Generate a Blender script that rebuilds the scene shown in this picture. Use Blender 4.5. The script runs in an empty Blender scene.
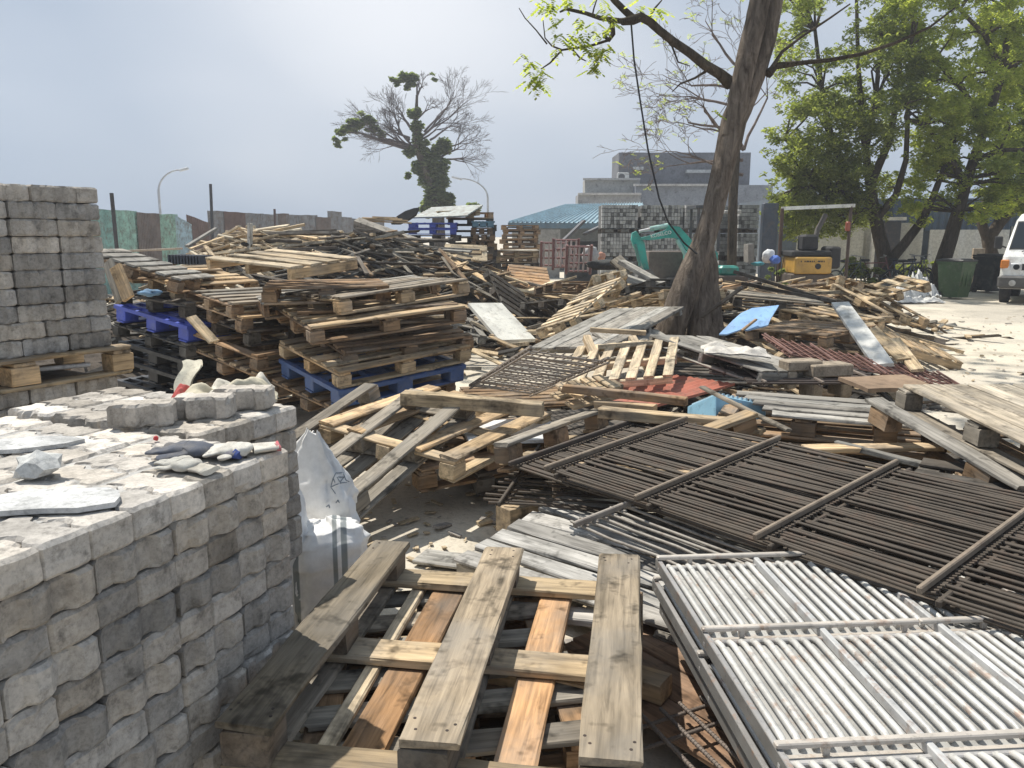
import bpy, bmesh, math, random
from mathutils import Vector, Matrix, Euler, noise
rnd = random.Random(7)
scene = bpy.context.scene
COL = scene.collection
R = math.radians

# ------------------------------------------------------------------ camera
FPX = 790.0
CAM = Vector((0, 0, 1.6))
PITCH = math.atan((384 - 235) / FPX)
CP, SP = math.cos(PITCH), math.sin(PITCH)
cam_d = bpy.data.cameras.new('camera')
cam = bpy.data.objects.new('camera', cam_d)
COL.objects.link(cam)
cam.location = CAM
cam.rotation_euler = (math.pi / 2 - PITCH, 0, 0)
cam_d.sensor_width = 36
cam_d.lens = 36 * FPX / 1024
cam_d.clip_start = 0.05
cam_d.clip_end = 2000
scene.camera = cam

def ray(u, v):
    x, y = (u - 512) / FPX, (384 - v) / FPX
    return Vector((x, CP + y * SP, -SP + y * CP))
def at(u, v, z):                      # sight line meets height z
    r = ray(u, v); return CAM + r * ((z - CAM.z) / r.z)
def aty(u, v, Y):                     # sight line meets distance Y
    r = ray(u, v); return CAM + r * (Y / r.y)

def fit(A, B, C, YA, Lx, Ly, wz=0.35, hint=None):
    """frame of a rectangle of real size Lx by Ly whose corner A lies at distance YA and whose edges run towards B and C"""
    a = aty(A[0], A[1], YA)
    def sols(p, L):
        r = ray(*p).normalized(); w = CAM - a
        b = w.dot(r); c = w.dot(w) - L * L; d = b * b - c
        if d <= 0: return [CAM + r * (-b)]
        s = math.sqrt(d); return [CAM + r * (-b - s), CAM + r * (-b + s)]
    best = None
    for i, b in enumerate(sols(B, Lx)):
        for j, c in enumerate(sols(C, Ly)):
            x = (b - a); y = (c - a)
            if x.length < 1e-4 or y.length < 1e-4: continue
            x.normalize(); y.normalize(); n = x.cross(y)
            s = abs(x.dot(y)) + wz * (1 - abs(n.z))
            if hint and hint != 'nf'[i] + 'nf'[j]: s += 10
            if best is None or s < best[0]: best = (s, x, y, 'nf'[i] + 'nf'[j])
    s, x, y, tag_ = best
    y = (y - x * x.dot(y)).normalized()
    z = x.cross(y)
    if z.z < 0:
        a = a + y * Ly; y = -y; z = -z
    M = Matrix((x, y, z)).transposed().to_4x4(); M.translation = a
    return M

def frame(p, yaw=0, sx=0, sy=0):
    """frame at p, x axis turned by yaw degrees, sx and sy the rise per metre along x and y"""
    c, s = math.cos(R(yaw)), math.sin(R(yaw))
    x = Vector((c, s, sx)).normalized(); y = Vector((-s, c, sy))
    y = (y - x * x.dot(y)).normalized()
    M = Matrix((x, y, x.cross(y))).transposed().to_4x4(); M.translation = Vector(p)
    return M

# ------------------------------------------------------------------ mesh building
class MB:
    def __init__(s): s.v = []; s.f = []; s.m = []; s.sm = []; s.mi = 0
    def add(s, vs, fs, smooth=False):
        o = len(s.v); s.v += [tuple(p) for p in vs]
        s.f += [tuple(i + o for i in f) for f in fs]
        s.m += [s.mi] * len(fs); s.sm += [smooth] * len(fs)
    def box(s, c, d, M=None):
        x, y, z = [q / 2 for q in d]
        vs = [Vector((c[0] + i * x, c[1] + j * y, c[2] + k * z)) for i in (-1, 1) for j in (-1, 1) for k in (-1, 1)]
        if M is not None: vs = [M @ p for p in vs]
        s.add(vs, [(0, 1, 3, 2), (4, 6, 7, 5), (0, 4, 5, 1), (2, 3, 7, 6), (0, 2, 6, 4), (1, 5, 7, 3)])
    def cbox(s, c, d, b=0.005, M=None):           # box with chamfered long edges and ends
        x, y, z = [q / 2 for q in d]; vs = []
        b = min(b, x * .45, y * .45, z * .45)
        for i, k in ((-x, -y + b), (-x + b, -y), (x - b, -y), (x, -y + b), (x, y - b), (x - b, y), (-x + b, y), (-x, y - b)):
            vs.append((i, k))
        P = []
        for zz, sh in ((-z, b), (-z + b, 0), (z - b, 0), (z, b)):
            for i, k in vs:
                P.append(Vector((c[0] + i * (x - sh) / x, c[1] + k * (y - sh) / y, c[2] + zz)))
        if M is not None: P = [M @ p for p in P]
        F = []
        for r in range(3):
            for q in range(8):
                F.append((r * 8 + q, r * 8 + (q + 1) % 8, r * 8 + 8 + (q + 1) % 8, r * 8 + 8 + q))
        F.append(tuple(range(7, -1, -1))); F.append(tuple(range(24, 32)))
        s.add(P, F)
    def tube(s, pts, rad, n=8, cap=True, smooth=True):
        pts = [Vector(p) for p in pts]; N = len(pts)
        if not hasattr(rad, '__len__'): rad = [rad] * N
        t = (pts[1] - pts[0]).normalized()
        up = Vector((0, 0, 1)) if abs(t.z) < .9 else Vector((1, 0, 0))
        u = t.cross(up).normalized(); P = []
        for i in range(N):
            t = (pts[min(i + 1, N - 1)] - pts[max(i - 1, 0)]).normalized()
            u = (u - t * u.dot(t)).normalized(); w = t.cross(u)
            for k in range(n):
                a = 2 * math.pi * k / n
                P.append(pts[i] + (u * math.cos(a) + w * math.sin(a)) * rad[i])
        F = []
        for i in range(N - 1):
            for k in range(n):
                F.append((i * n + k, i * n + (k + 1) % n, (i + 1) * n + (k + 1) % n, (i + 1) * n + k))
        s.add(P, F, smooth)
        if cap:
            s.add([P[k] for k in range(n)], [tuple(range(n - 1, -1, -1))])
            s.add([P[(N - 1) * n + k] for k in range(n)], [tuple(range(n))])
    def stick(s, p0, p1, w, t, roll=0.0):           # rectangular bar between two points
        p0, p1 = Vector(p0), Vector(p1); x = p1 - p0; L = x.length; x.normalize()
        up = Vector((0, 0, 1)) if abs(x.z) < .95 else Vector((1, 0, 0))
        y = up.cross(x).normalized(); z = x.cross(y)
        c, q = math.cos(roll), math.sin(roll); y, z = y * c + z * q, z * c - y * q
        M = Matrix((x, y, z)).transposed().to_4x4(); M.translation = (p0 + p1) / 2
        s.box((0, 0, 0), (L, w, t), M)
    def prism(s, poly, z0, z1, M=None):
        n = len(poly)
        P = [Vector((x, y, z0)) for x, y in poly] + [Vector((x, y, z1)) for x, y in poly]
        if M is not None: P = [M @ p for p in P]
        s.add(P, [tuple(range(n - 1, -1, -1)), tuple(range(n, 2 * n))] + [(i, (i + 1) % n, n + (i + 1) % n, n + i) for i in range(n)])
    def disc(s, c, nrm, r, h, n=16):
        s.tube([Vector(c), Vector(c) + Vector(nrm).normalized() * h], r, n, True, False)
    def sheet(s, fn, nu, nv, smooth=True, wrap=False):
        P = [fn(i / nu, j / nv) for j in range(nv + 1) for i in range(nu + 1)]
        F = [(j * (nu + 1) + i, j * (nu + 1) + i + 1, (j + 1) * (nu + 1) + i + 1, (j + 1) * (nu + 1) + i) for j in range(nv) for i in range(nu)]
        s.add(P, F, smooth)
    def mesh(s, name, *mats):
        me = bpy.data.meshes.new(name)
        me.from_pydata(s.v, [], s.f)
        for m in mats: me.materials.append(m)
        me.polygons.foreach_set('use_smooth', s.sm)
        me.polygons.foreach_set('material_index', s.m)
        me.update()
        return me
    def build(s, name, mats, parent=None, color=None, M=None):
        if not isinstance(mats, (list, tuple)): mats = [mats]
        return link(name, s.mesh(name, *mats), parent, color, M)

def link(name, me, parent=None, color=None, M=None):
    o = bpy.data.objects.new(name, me); COL.objects.link(o)
    if parent is not None: o.parent = parent
    if M is not None: o.matrix_local = M
    if color is not None: o.color = (*color, 1)
    return o
def tag(o, label, cat, group=None):
    o['label'] = label; o['category'] = cat
    if group: o['group'] = group
    return o
def thing(name, label, cat, M=None, group=None):
    o = bpy.data.objects.new(name, None); COL.objects.link(o); o.empty_display_size = .1
    if M is not None: o.matrix_world = M
    return tag(o, label, cat, group)
def vary(c, a=.15, r=rnd):
    k = 1 + r.uniform(-a, a); w = r.uniform(-a, a) * .3
    return (min(1, c[0] * k * (1 + w)), min(1, c[1] * k), min(1, c[2] * k * (1 - w)))
def T(*p): return Matrix.Translation(p)
def RZ(d): return Matrix.Rotation(R(d), 4, 'Z')
def RX(d): return Matrix.Rotation(R(d), 4, 'X')
def RY(d): return Matrix.Rotation(R(d), 4, 'Y')

# ------------------------------------------------------------------ materials
def new_mat(name):
    m = bpy.data.materials.new(name); m.use_nodes = True
    nt = m.node_tree; b = nt.nodes['Principled BSDF']
    return m, nt, b
def N(nt, t, **kw):
    n = nt.nodes.new(t)
    for k, v in kw.items():
        if k.startswith('_'): setattr(n, k[1:], v)
        else: n.inputs[k.replace('__', ' ')].default_value = v
    return n
def coords(nt, scale, obj_rand=True, src='Object'):
    tc = N(nt, 'ShaderNodeTexCoord'); out = tc.outputs[src]
    if obj_rand:
        oi = N(nt, 'ShaderNodeObjectInfo'); ml = N(nt, 'ShaderNodeMath', _operation='MULTIPLY'); ml.inputs[1].default_value = 53.7
        nt.links.new(oi.outputs['Random'], ml.inputs[0])
        ad = N(nt, 'ShaderNodeVectorMath', _operation='ADD')
        nt.links.new(out, ad.inputs[0]); nt.links.new(ml.outputs[0], ad.inputs[1]); out = ad.outputs[0]
    mp = N(nt, 'ShaderNodeMapping'); mp.inputs['Scale'].default_value = scale
    nt.links.new(out, mp.inputs['Vector'])
    return mp.outputs['Vector']
def ntex(nt, vec, scale, detail=4, rough=.6, dist=0):
    n = N(nt, 'ShaderNodeTexNoise', Scale=scale, Detail=detail, Roughness=rough, Distortion=dist)
    nt.links.new(vec, n.inputs['Vector']); return n.outputs['Fac']
def ramp(nt, fac, *stops):
    r = N(nt, 'ShaderNodeValToRGB'); el = r.color_ramp.elements
    while len(el) < len(stops): el.new(.5)
    for e, (p, c) in zip(el, stops):
        e.position = p; e.color = (c, c, c, 1) if not hasattr(c, '__len__') else (*c, 1)
    nt.links.new(fac, r.inputs['Fac']); return r.outputs['Color']
def mul(nt, a, b, mode='MULTIPLY', fac=1.0):
    n = N(nt, 'ShaderNodeMix', _data_type='RGBA', _blend_type=mode)
    if hasattr(fac, 'links'): nt.links.new(fac, n.inputs[0])
    else: n.inputs[0].default_value = fac
    for k, x in ((6, a), (7, b)):
        if hasattr(x, '__len__') and not hasattr(x, 'links'): n.inputs[k].default_value = (*x[:3], 1)
        else: nt.links.new(x, n.inputs[k])
    return n.outputs[2]
def bump(nt, b, h, strength=.3, dist=.01):
    n = N(nt, 'ShaderNodeBump', Strength=strength, Distance=dist)
    nt.links.new(h, n.inputs['Height']); nt.links.new(n.outputs['Normal'], b.inputs['Normal'])
def objcol(nt): return N(nt, 'ShaderNodeObjectInfo').outputs['Color']

def make_wood():
    m, nt, b = new_mat('wood')
    v1 = coords(nt, (1.6, 26, 26)); v2 = coords(nt, (1, 1, 1)); v3 = coords(nt, (2.2, 9, 9))
    g = ntex(nt, v1, 2.0, 6, .65, .6); st = ntex(nt, v2, 3.4, 4, .6); pt = ntex(nt, v3, 1.6, 3, .55)
    c = mul(nt, objcol(nt), ramp(nt, g, (.28, .42), (.5, .95), (.72, 1.3)))
    c = mul(nt, c, ramp(nt, pt, (.3, .6), (.5, 1.0), (.7, 1.22)))
    # weathered grey film with its own blotchy outline
    c = mul(nt, c, (.26, .245, .22), 'MIX', ramp(nt, st, (.42, 0), (.68, .5)))
    c = mul(nt, c, ramp(nt, ntex(nt, v2, 9, 3, .7), (.30, .35), (.45, 1)))
    c = mul(nt, c, (.055, .045, .036), 'MIX', ramp(nt, ntex(nt, v2, 2.1, 5, .72), (.56, 0), (.70, .7)))   # damp and dirt stains
    rv = N(nt, 'ShaderNodeObjectInfo').outputs['Random']; c = mul(nt, c, ramp(nt, rv, (0, .68), (1, 1.18)))
    # knots
    vo = N(nt, 'ShaderNodeTexVoronoi', Scale=1.0); vo.feature = 'F1'
    nt.links.new(coords(nt, (2.3, 7, 7)), vo.inputs['Vector'])
    c = mul(nt, c, ramp(nt, vo.outputs['Distance'], (.05, .38), (.13, 1)))
    nt.links.new(c, b.inputs['Base Color'])
    b.inputs['Roughness'].default_value = .88; b.inputs['Specular IOR Level'].default_value = .2
    bump(nt, b, g, .55, .004)
    return m
WOOD = make_wood()

def make_concrete(name, base, spread=.25, scale=1.0):
    m, nt, b = new_mat(name)
    v = coords(nt, (scale,) * 3)
    c = mul(nt, objcol(nt) if base is None else base, ramp(nt, ntex(nt, v, 7, 5, .7), (.3, 1 - spread * 1.6), (.55, 1), (.75, 1 + spread)))
    c = mul(nt, c, ramp(nt, ntex(nt, v, 70, 3, .8), (.3, .72), (.5, 1), (.7, 1.14)))
    c = mul(nt, c, ramp(nt, ntex(nt, v, 17, 4, .7), (.30, .55), (.44, 1)))
    nt.links.new(c, b.inputs['Base Color'])
    b.inputs['Roughness'].default_value = .92; b.inputs['Specular IOR Level'].default_value = .15
    h = ntex(nt, v, 45, 6, .75); bump(nt, b, h, .6, .006)
    return m
PAVER = make_concrete('paver_concrete', None)

def make_paint(name, base=None, rough=.5, dirt=.5, dirtcol=(.16, .12, .09), metal=0, scale=1.0, dlo=.5, dhi=.75):
    m, nt, b = new_mat(name)
    v = coords(nt, (scale,) * 3)
    c = objcol(nt) if base is None else None
    d = ntex(nt, v, 5, 6, .7)
    fac = ramp(nt, d, (dlo, 0), (dhi, dirt))
    c = mul(nt, c if c is not None else base, dirtcol, 'MIX', fac)
    c = mul(nt, c, ramp(nt, ntex(nt, v, 2.3, 3, .6), (.3, .72), (.7, 1.12)))
    c = mul(nt, c, ramp(nt, ntex(nt, v, 14, 4, .75), (.3, .62), (.46, 1)))
    nt.links.new(c, b.inputs['Base Color'])
    b.inputs['Roughness'].default_value = rough; b.inputs['Metallic'].default_value = metal
    bump(nt, b, ntex(nt, v, 30, 4, .6), .15, .003)
    return m
PLASTIC = make_paint('plastic', None, .45, .45, (.22, .21, .19))
RUST = make_paint('rusty_steel', None, .75, .7, (.13, .08, .055), .15, 3)
GALV = make_paint('white_metal', None, .5, .6, (.33, .18, .10), .12, 2.6, .56, .68)
PAINT = make_paint('painted_metal', None, .4, .5, (.2, .14, .1))
CLOTH = make_paint('cloth', None, .95, .4, (.32, .28, .23), 0, 6)
SHEETM = make_paint('sheet_metal', None, .55, .7, (.17, .115, .085), .1, 1.2, .46, .66)
RUBBER = make_paint('rubber', (.03, .03, .032), .8, .4, (.1, .09, .08))
PLASTER = make_concrete('plaster', None, .18, .12)
def make_glass():
    m, nt, b = new_mat('dark_glass')
    b.inputs['Base Color'].default_value = (.02, .025, .03, 1); b.inputs['Roughness'].default_value = .06
    return m
GLASS = make_glass()
def make_bark(name, c1, c2):
    m, nt, b = new_mat(name)
    v = coords(nt, (9, 9, 2.2))
    h = ntex(nt, v, 1.6, 7, .72, .8)
    c = ramp(nt, h, (.3, c1), (.62, c2))
    c = mul(nt, c, ramp(nt, ntex(nt, coords(nt, (1, 1, .6)), 2.0, 4), (.35, .7), (.65, 1.25)))
    nt.links.new(c, b.inputs['Base Color']); b.inputs['Roughness'].default_value = .95
    b.inputs['Specular IOR Level'].default_value = .1
    bump(nt, b, h, 1.0, .05)
    return m
BARK = make_bark('bark', (.045, .033, .025), (.25, .205, .165))
BARKD = make_bark('dark_bark', (.03, .024, .018), (.12, .095, .07))
TWIGD = make_bark('dark_twig', (.07, .055, .055), (.15, .125, .12))
TWIG = make_bark('dry_twig', (.12, .09, .075), (.27, .21, .18))
def make_leaf(name, lo, mid, hi, trans=.35):
    m, nt, b = new_mat(name)
    g = N(nt, 'ShaderNodeNewGeometry')
    c = ramp(nt, g.outputs['Random Per Island'], (0, lo), (.5, mid), (1, hi))
    nt.links.new(c, b.inputs['Base Color']); b.inputs['Roughness'].default_value = .55
    b.inputs['Specular IOR Level'].default_value = .3
    tr = N(nt, 'ShaderNodeBsdfTranslucent'); nt.links.new(mul(nt, c, (1.3, 1.5, .6)), tr.inputs['Color'])
    mx = N(nt, 'ShaderNodeMixShader'); mx.inputs[0].default_value = trans
    nt.links.new(b.outputs[0], mx.inputs[1]); nt.links.new(tr.outputs[0], mx.inputs[2])
    nt.links.new(mx.outputs[0], nt.nodes['Material Output'].inputs['Surface'])
    return m
LEAF_D = make_leaf('leaf_dark', (.135, .145, .06), (.21, .22, .09), (.33, .32, .14), .72)
LEAF_L = make_leaf('leaf_light', (.25, .27, .085), (.36, .365, .12), (.50, .47, .18), .76)
LEAF_M = make_leaf('leaf_mid', (.18, .20, .08), (.27, .285, .115), (.40, .385, .17), .72)
LEAF_I = make_leaf('leaf_ivy', (.11, .135, .075), (.19, .215, .12), (.29, .31, .18), .65)

# wood tints
GREY = (.31, .27, .215); SILV = (.36, .335, .295); PINE = (.60, .45, .275); PALE = (.70, .56, .38)
TAN = (.52, .375, .22); BROWN = (.32, .21, .122); DARK = (.11, .092, .075); ORANGE = (.56, .33, .17); WHITEW = (.50, .48, .445)
CHAR = (.05, .048, .045)
# ------------------------------------------------------------------ boards
_boards = {}
def board_mesh(L, w, t, k=0):
    """a sawn board, long axis along x, slightly bowed, with worn edges"""
    key = (round(L, 2), round(w, 3), round(t, 3), k % 4)
    if key in _boards: return _boards[key]
    r = random.Random(hash(key) & 0xffff)
    c = min(.005, t * .25, w * .25); n = 7 if L > .5 else 2
    bow = r.uniform(-.004, .004) * L; twist = r.uniform(-.012, .012) * (L > .5)
    cs = [(-w/2, -t/2 + c), (-w/2 + c, -t/2), (w/2 - c, -t/2), (w/2, -t/2 + c), (w/2, t/2 - c), (w/2 - c, t/2), (-w/2 + c, t/2), (-w/2, t/2 - c)]
    P = []; F = []
    for i in range(n + 1):
        f = i / n; x = -L / 2 + f * L
        for q, (y, z) in enumerate(cs):
            jx = r.uniform(0, .014 if L > .5 else .005) * (1 if i == 0 else -1) if i in (0, n) else r.uniform(-.01, .01)
            P.append((x + jx, y + r.uniform(-1, 1) * min(.003, w * .03) + z * twist * (f - .5) * 4, z + r.uniform(-1, 1) * min(.001, t * .04) + bow * 4 * f * (1 - f) + y * twist * (f - .5) * 4))
    for i in range(n):
        for q in range(8):
            F.append((i * 8 + q, (i + 1) * 8 + q, (i + 1) * 8 + (q + 1) % 8, i * 8 + (q + 1) % 8))
    F.append(tuple(range(0, 8))); F.append(tuple(range(n * 8 + 7, n * 8 - 1, -1)))
    mb = MB(); mb.add(P, F); me = mb.mesh('board', WOOD)
    _boards[key] = me
    return me
def board(name, parent, c, L, w, t, ax='x', color=GREY, rot=0, k=None, r=rnd):
    M = T(*c) @ (RZ(90 + rot) if ax == 'y' else RZ(rot))
    return link(name, board_mesh(L, w, t, r.randrange(4) if k is None else k), parent, color, M)

def pallet(M, Lx, Ly, label, tint=GREY, style='block', nd=7, wb=.1, H=.144, flip=False, skip=(), tint2=None,
           group='wooden pallets in the scrap yard', v=.2, nb=3, name='wooden_pallet', kill=0.0, under=True, cat='pallet', skew=0):
    """deck boards along x, z=0 at the upper face, body below; flip turns it upside down"""
    t = thing(name, label, cat, M, group)
    r = random.Random(hash((round(M[0][3], 2), round(M[1][3], 2), round(M[2][3], 2))) & 0xffff)
    tint2 = tint2 or tint; kill = kill or (.05 if nd > 4 else 0)
    td = .02; zs = (lambda z: -H - z) if flip else (lambda z: z)
    for i in range(nd):
        if i in skip or (kill and r.random() < kill): continue
        y = wb / 2 + i * (Ly - wb) / max(1, nd - 1)
        board('deck_board', t, (Lx / 2 + skew * (y - Ly), y, zs(-td / 2)), Lx, wb * r.uniform(.93, 1.03), td, 'x', vary(tint, v, r), r.uniform(-.8, .8) * (1 if r.random() < .8 else 3), r=r)
    if style == 'block':
        hb = H - 3 * td
        for i in range(3):
            x = .05 + i * (Lx - .1) / 2
            board('cross_board', t, (x, Ly / 2, zs(-1.5 * td - .001)), Ly, .1, td - .002, 'y', vary(tint2, v, r), r=r)
            for j in range(3):
                y = .055 + j * (Ly - .11) / 2
                board('block', t, (x, y, zs(-2 * td - hb / 2 - .0005)), .12 if i != 1 else .14, .1, hb - .002, 'x', vary(tint2, v, r), r.uniform(-3, 3), r=r)
        if under:
            for j in range(3):
                y = .055 + j * (Ly - .11) / 2
                board('runner', t, (Lx / 2, y, zs(-H + td / 2)), Lx, .1, td - .001, 'x', vary(tint2, v, r), r=r)
    else:
        hs = H - 2 * td
        for i in range(3):
            x = .025 + i * (Lx - .05) / 2
            board('stringer', t, (x, Ly / 2, zs(-td - hs / 2)), Ly, .045, hs - .002, 'y', vary(tint2, v, r), r=r)
        if under:
            for j in range(nb):
                y = .05 + j * (Ly - .1) / max(1, nb - 1)
                board('bottom_board', t, (Lx / 2, y, zs(-H + td / 2)), Lx, .1, td - .001, 'x', vary(tint2, v, r), r=r)
    return t

_pm = {}
def plastic_parts(Lx, Ly, H):
    key = (round(Lx, 2), round(Ly, 2), round(H, 3))
    if key in _pm: return _pm[key]
    d = MB(); td = .035
    nx, ny = 6, 5
    for i in range(nx + 1): d.box((i * Lx / nx * .97 + Lx * .015, Ly / 2, -td / 2), (.045, Ly, td))
    for j in range(ny + 1): d.box((Lx / 2, j * Ly / ny * .96 + Ly * .02, -td / 2 - .002), (Lx, .045, td - .006))
    f = MB(); hb = H - td - .02
    for sx, sy in ((-1, 0), (1, 0), (0, -1), (0, 1)):          # hollow foot of four walls
        f.cbox((sx * .065, sy * .065, 0), (.012 if sx else .142, .012 if sy else .118, hb), .004)
    f.box((0, 0, hb / 2 - .008), (.12, .12, .01))
    k = MB(); k.cbox((0, 0, 0), (Lx, .11, .018), .004)
    _pm[key] = (d.mesh('deck_grid', PLASTIC), f.mesh('foot', PLASTIC), k.mesh('skid', PLASTIC), hb)
    return _pm[key]
def plastic_pallet(M, Lx, Ly, label, tint, H=.15, group='plastic pallets in the scrap yard'):
    t = thing('plastic_pallet', label, 'pallet', M, group)
    d, f, k, hb = plastic_parts(Lx, Ly, H)
    link('deck_grid', d, t, tint)
    for j in range(3):
        y = .08 + j * (Ly - .16) / 2
        for i in range(3):
            link('foot', f, t, vary(tint, .06), T(.08 + i * (Lx - .16) / 2, y, -.035 - hb / 2))
        link('skid', k, t, tint, T(Lx / 2, y, -H + .009))
    return t

def plank(p0, p1, w, t, label=None, color=GREY, roll=0, name='loose_plank', group=None, cat='plank'):
    p0, p1 = Vector(p0), Vector(p1); x = p1 - p0; L = x.length; x.normalize()
    up = Vector((0, 0, 1)) if abs(x.z) < .95 else Vector((0, 1, 0))
    y = up.cross(x).normalized(); z = x.cross(y)
    c, q = math.cos(R(roll)), math.sin(R(roll)); y, z = y * c + z * q, z * c - y * q
    M = Matrix((x, y, z)).transposed().to_4x4(); M.translation = (p0 + p1) / 2
    o = link(name, board_mesh(round(L, 1), w, t, rnd.randrange(4)), None, vary(color, .14), M)
    return tag(o, label, cat, group)

def panel(M, Lx, Ly, th, name, label, cat, mat, color, ribs=0, ribh=.012, group=None, wob=.004):
    """a sheet with thickness, z=0 its upper face; ribs run along x"""
    r = random.Random(int(Lx * 1000 + Ly * 77)); mb = MB()
    nx = 8; ny = max(6, ribs * 4) if ribs else 8
    def top(u, v):
        z = wob * math.sin(5 * u + 3 * v + Lx)
        if ribs: z += ribh * (0.5 + .5 * max(-1, min(1, 1.8 * math.cos(2 * math.pi * ribs * v))))
        return (u * Lx, v * Ly, z)
    def bot(u, v):
        x, y, z = top(u, v); return (x, Ly - y, top(u, 1 - v)[2] - th)
    mb.sheet(top, nx, ny, False); mb.sheet(bot, nx, ny, False)
    for a, bb in (((0, 0), (1, 0)), ((1, 0), (1, 1)), ((1, 1), (0, 1)), ((0, 1), (0, 0))):
        n = nx if a[1] == bb[1] else ny; P = []; F = []
        for i in range(n + 1):
            f = i / n; u, v = a[0] + (bb[0] - a[0]) * f, a[1] + (bb[1] - a[1]) * f
            x, y, z = top(u, v); P += [(x, y, z - th), (x, y, z)]
        for i in range(n): F.append((2 * i, 2 * i + 2, 2 * i + 3, 2 * i + 1))
        mb.add(P, F)
    o = mb.build(name, mat, None, color, M)
    return tag(o, label, cat, group)

def bar_grate(M, Lx, Ly, n, rails, label, bar_col, rail_col, br=.008, group=None, mat=RUST, name='steel_grate', railh=.03, bend=False, cross=None):
    """bars along x, n of them over Ly; rails along y"""
    t = thing(name, label, 'grate', M, group); r = random.Random(n * 31 + int(Lx * 100))
    mb = MB()
    for i in range(n):
        y = (i + .5) * Ly / n + r.uniform(-.003, .003); z = r.uniform(-.004, .004)
        e0, e1 = r.uniform(-.02, .02), r.uniform(-.02, .02); mb.tube([(e0, y, z), (Lx * .3, y + r.uniform(-.006, .006), z + r.uniform(-.006, .006)), (Lx * .7, y + r.uniform(-.006, .006), z + r.uniform(-.006, .006)), (Lx + e1, y, z)], br, 6)
    mb.build('bars', mat, t, bar_col)
    for x in rails:
        k = MB(); k.cbox((0, 0, 0), (railh, Ly + .04, railh), .004)
        k.build('rail', mat, t, rail_col, T(x, Ly / 2, br + railh / 2))
        k = MB(); k.cbox((0, 0, 0), (railh * .7, Ly + .02, railh * .6), .003)
        k.build('under_rail', mat, t, bar_col, T(x, Ly / 2, -br - railh * .3))
    return t

def heap_sticks(n, poly_fn, hfn, lens, ws, tints, label, group, name, ang=None, seed=1, slope=.25, lift=.05, cat='timber'):
    r = random.Random(seed)
    for i in range(n):
        x, y = poly_fn(r); L = r.uniform(*lens); a = r.uniform(0, math.pi) if ang is None else R(r.gauss(*ang))
        d = Vector((math.cos(a), math.sin(a), 0)) * L / 2
        c = Vector((x, y, 0)); p0, p1 = c - d, c + d
        p0.z = hfn(p0.x, p0.y) + lift + r.uniform(0, .12); p1.z = hfn(p1.x, p1.y) + lift + r.uniform(0, .12)
        dz = p1.z - p0.z; p1.z = p0.z + max(-L * .45, min(L * .45, dz + r.uniform(-slope, slope) * .5))
        m = hfn(x, y) + lift - (p0.z + p1.z) / 2
        if m > 0: p0.z += m; p1.z += m
        top = hfn(x, y) + lift + .3; p0.z, p1.z = min(p0.z, top), min(p1.z, top)
        w, t = r.choice(ws)
        plank(p0, p1, w, t, label, r.choice(tints), r.uniform(-25, 25), name, group, cat)

# ------------------------------------------------------------------ foliage
def leaf_cloud(mb, centers, n, size, r, aspect=.45, flat=.5, droop=0.0):
    """n small leaf quads (bent in two) spread through the given blobs (center, radius, squash)"""
    tot = sum(c[1] ** 2 for c in centers)
    for c, rad, sq in centers:
        k = max(1, int(n * rad ** 2 / tot))
        for _ in range(k):
            d = Vector((r.gauss(0, 1), r.gauss(0, 1), r.gauss(0, 1))).normalized() * rad * (r.random() ** .45)
            p = Vector(c) + Vector((d.x, d.y, d.z * sq))
            s = size * r.uniform(.6, 1.4)
            nrm = Vector((r.gauss(0, flat), r.gauss(0, flat), 1)).normalized()
            a = r.uniform(0, 6.283); x = Vector((math.cos(a), math.sin(a), -droop)).normalized()
            y = nrm.cross(x).normalized() * s * aspect; x = x * s; m_ = nrm * s * .12
            mb.add([p - x * .5, p + y * .5 + m_, p + x * .5, p - y * .5 + m_], [(0, 1, 2), (0, 2, 3)])
def grow(mb, p, d, L, rad, depth, r, tips, spread=.6, up=.08, nseg=4, kids=(2, 3), shrink=.68, minr=.004, segs=None):
    pts = [Vector(p)]; q = Vector(p); d = Vector(d).normalized(); radii = [rad]
    for i in range(nseg):
        d = (d + Vector((r.gauss(0, .13), r.gauss(0, .13), r.gauss(0, .13) + up))).normalized()
        q = q + d * L / nseg; pts.append(q.copy()); radii.append(max(minr, rad * (1 - .45 * (i + 1) / nseg)))
    mb.tube(pts, radii, 7 if rad > .05 else (5 if rad > .02 else 3), False)
    if depth == 0: tips.append((q, d)); return
    for k in range(r.randint(*kids)):
        i = r.randint(max(1, nseg - 2), nseg) if k else nseg
        nd = (d + Vector((r.gauss(0, spread), r.gauss(0, spread), r.gauss(0, spread * .7)))).normalized()
        grow(mb, pts[i], nd, L * shrink * r.uniform(.8, 1.2), radii[i] * .72, depth - 1, r, tips, spread, up, nseg, kids, shrink, minr)
# ------------------------------------------------------------------ world, sun
SUN_AZ, SUN_EL = -48, 60             # azimuth from +Y towards +X
w = bpy.data.worlds.new('World'); scene.world = w; w.use_nodes = True
nt = w.node_tree; bg = nt.nodes['Background']
sky = nt.nodes.new('ShaderNodeTexSky'); sky.sky_type = 'NISHITA'; sky.sun_disc = False
sky.sun_elevation = R(SUN_EL); sky.sun_rotation = R(SUN_AZ); sky.air_density = 1.0; sky.dust_density = 3.0; sky.ozone_density = 1.0
tc = nt.nodes.new('ShaderNodeTexCoord')
mp = nt.nodes.new('ShaderNodeMapping'); mp.inputs['Scale'].default_value = (1.0, 1.0, 2.2)
nt.links.new(tc.outputs['Generated'], mp.inputs['Vector'])
nz = nt.nodes.new('ShaderNodeTexNoise'); nz.inputs['Scale'].default_value = 1.5; nz.inputs['Detail'].default_value = 3; nz.inputs['Roughness'].default_value = .45
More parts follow.
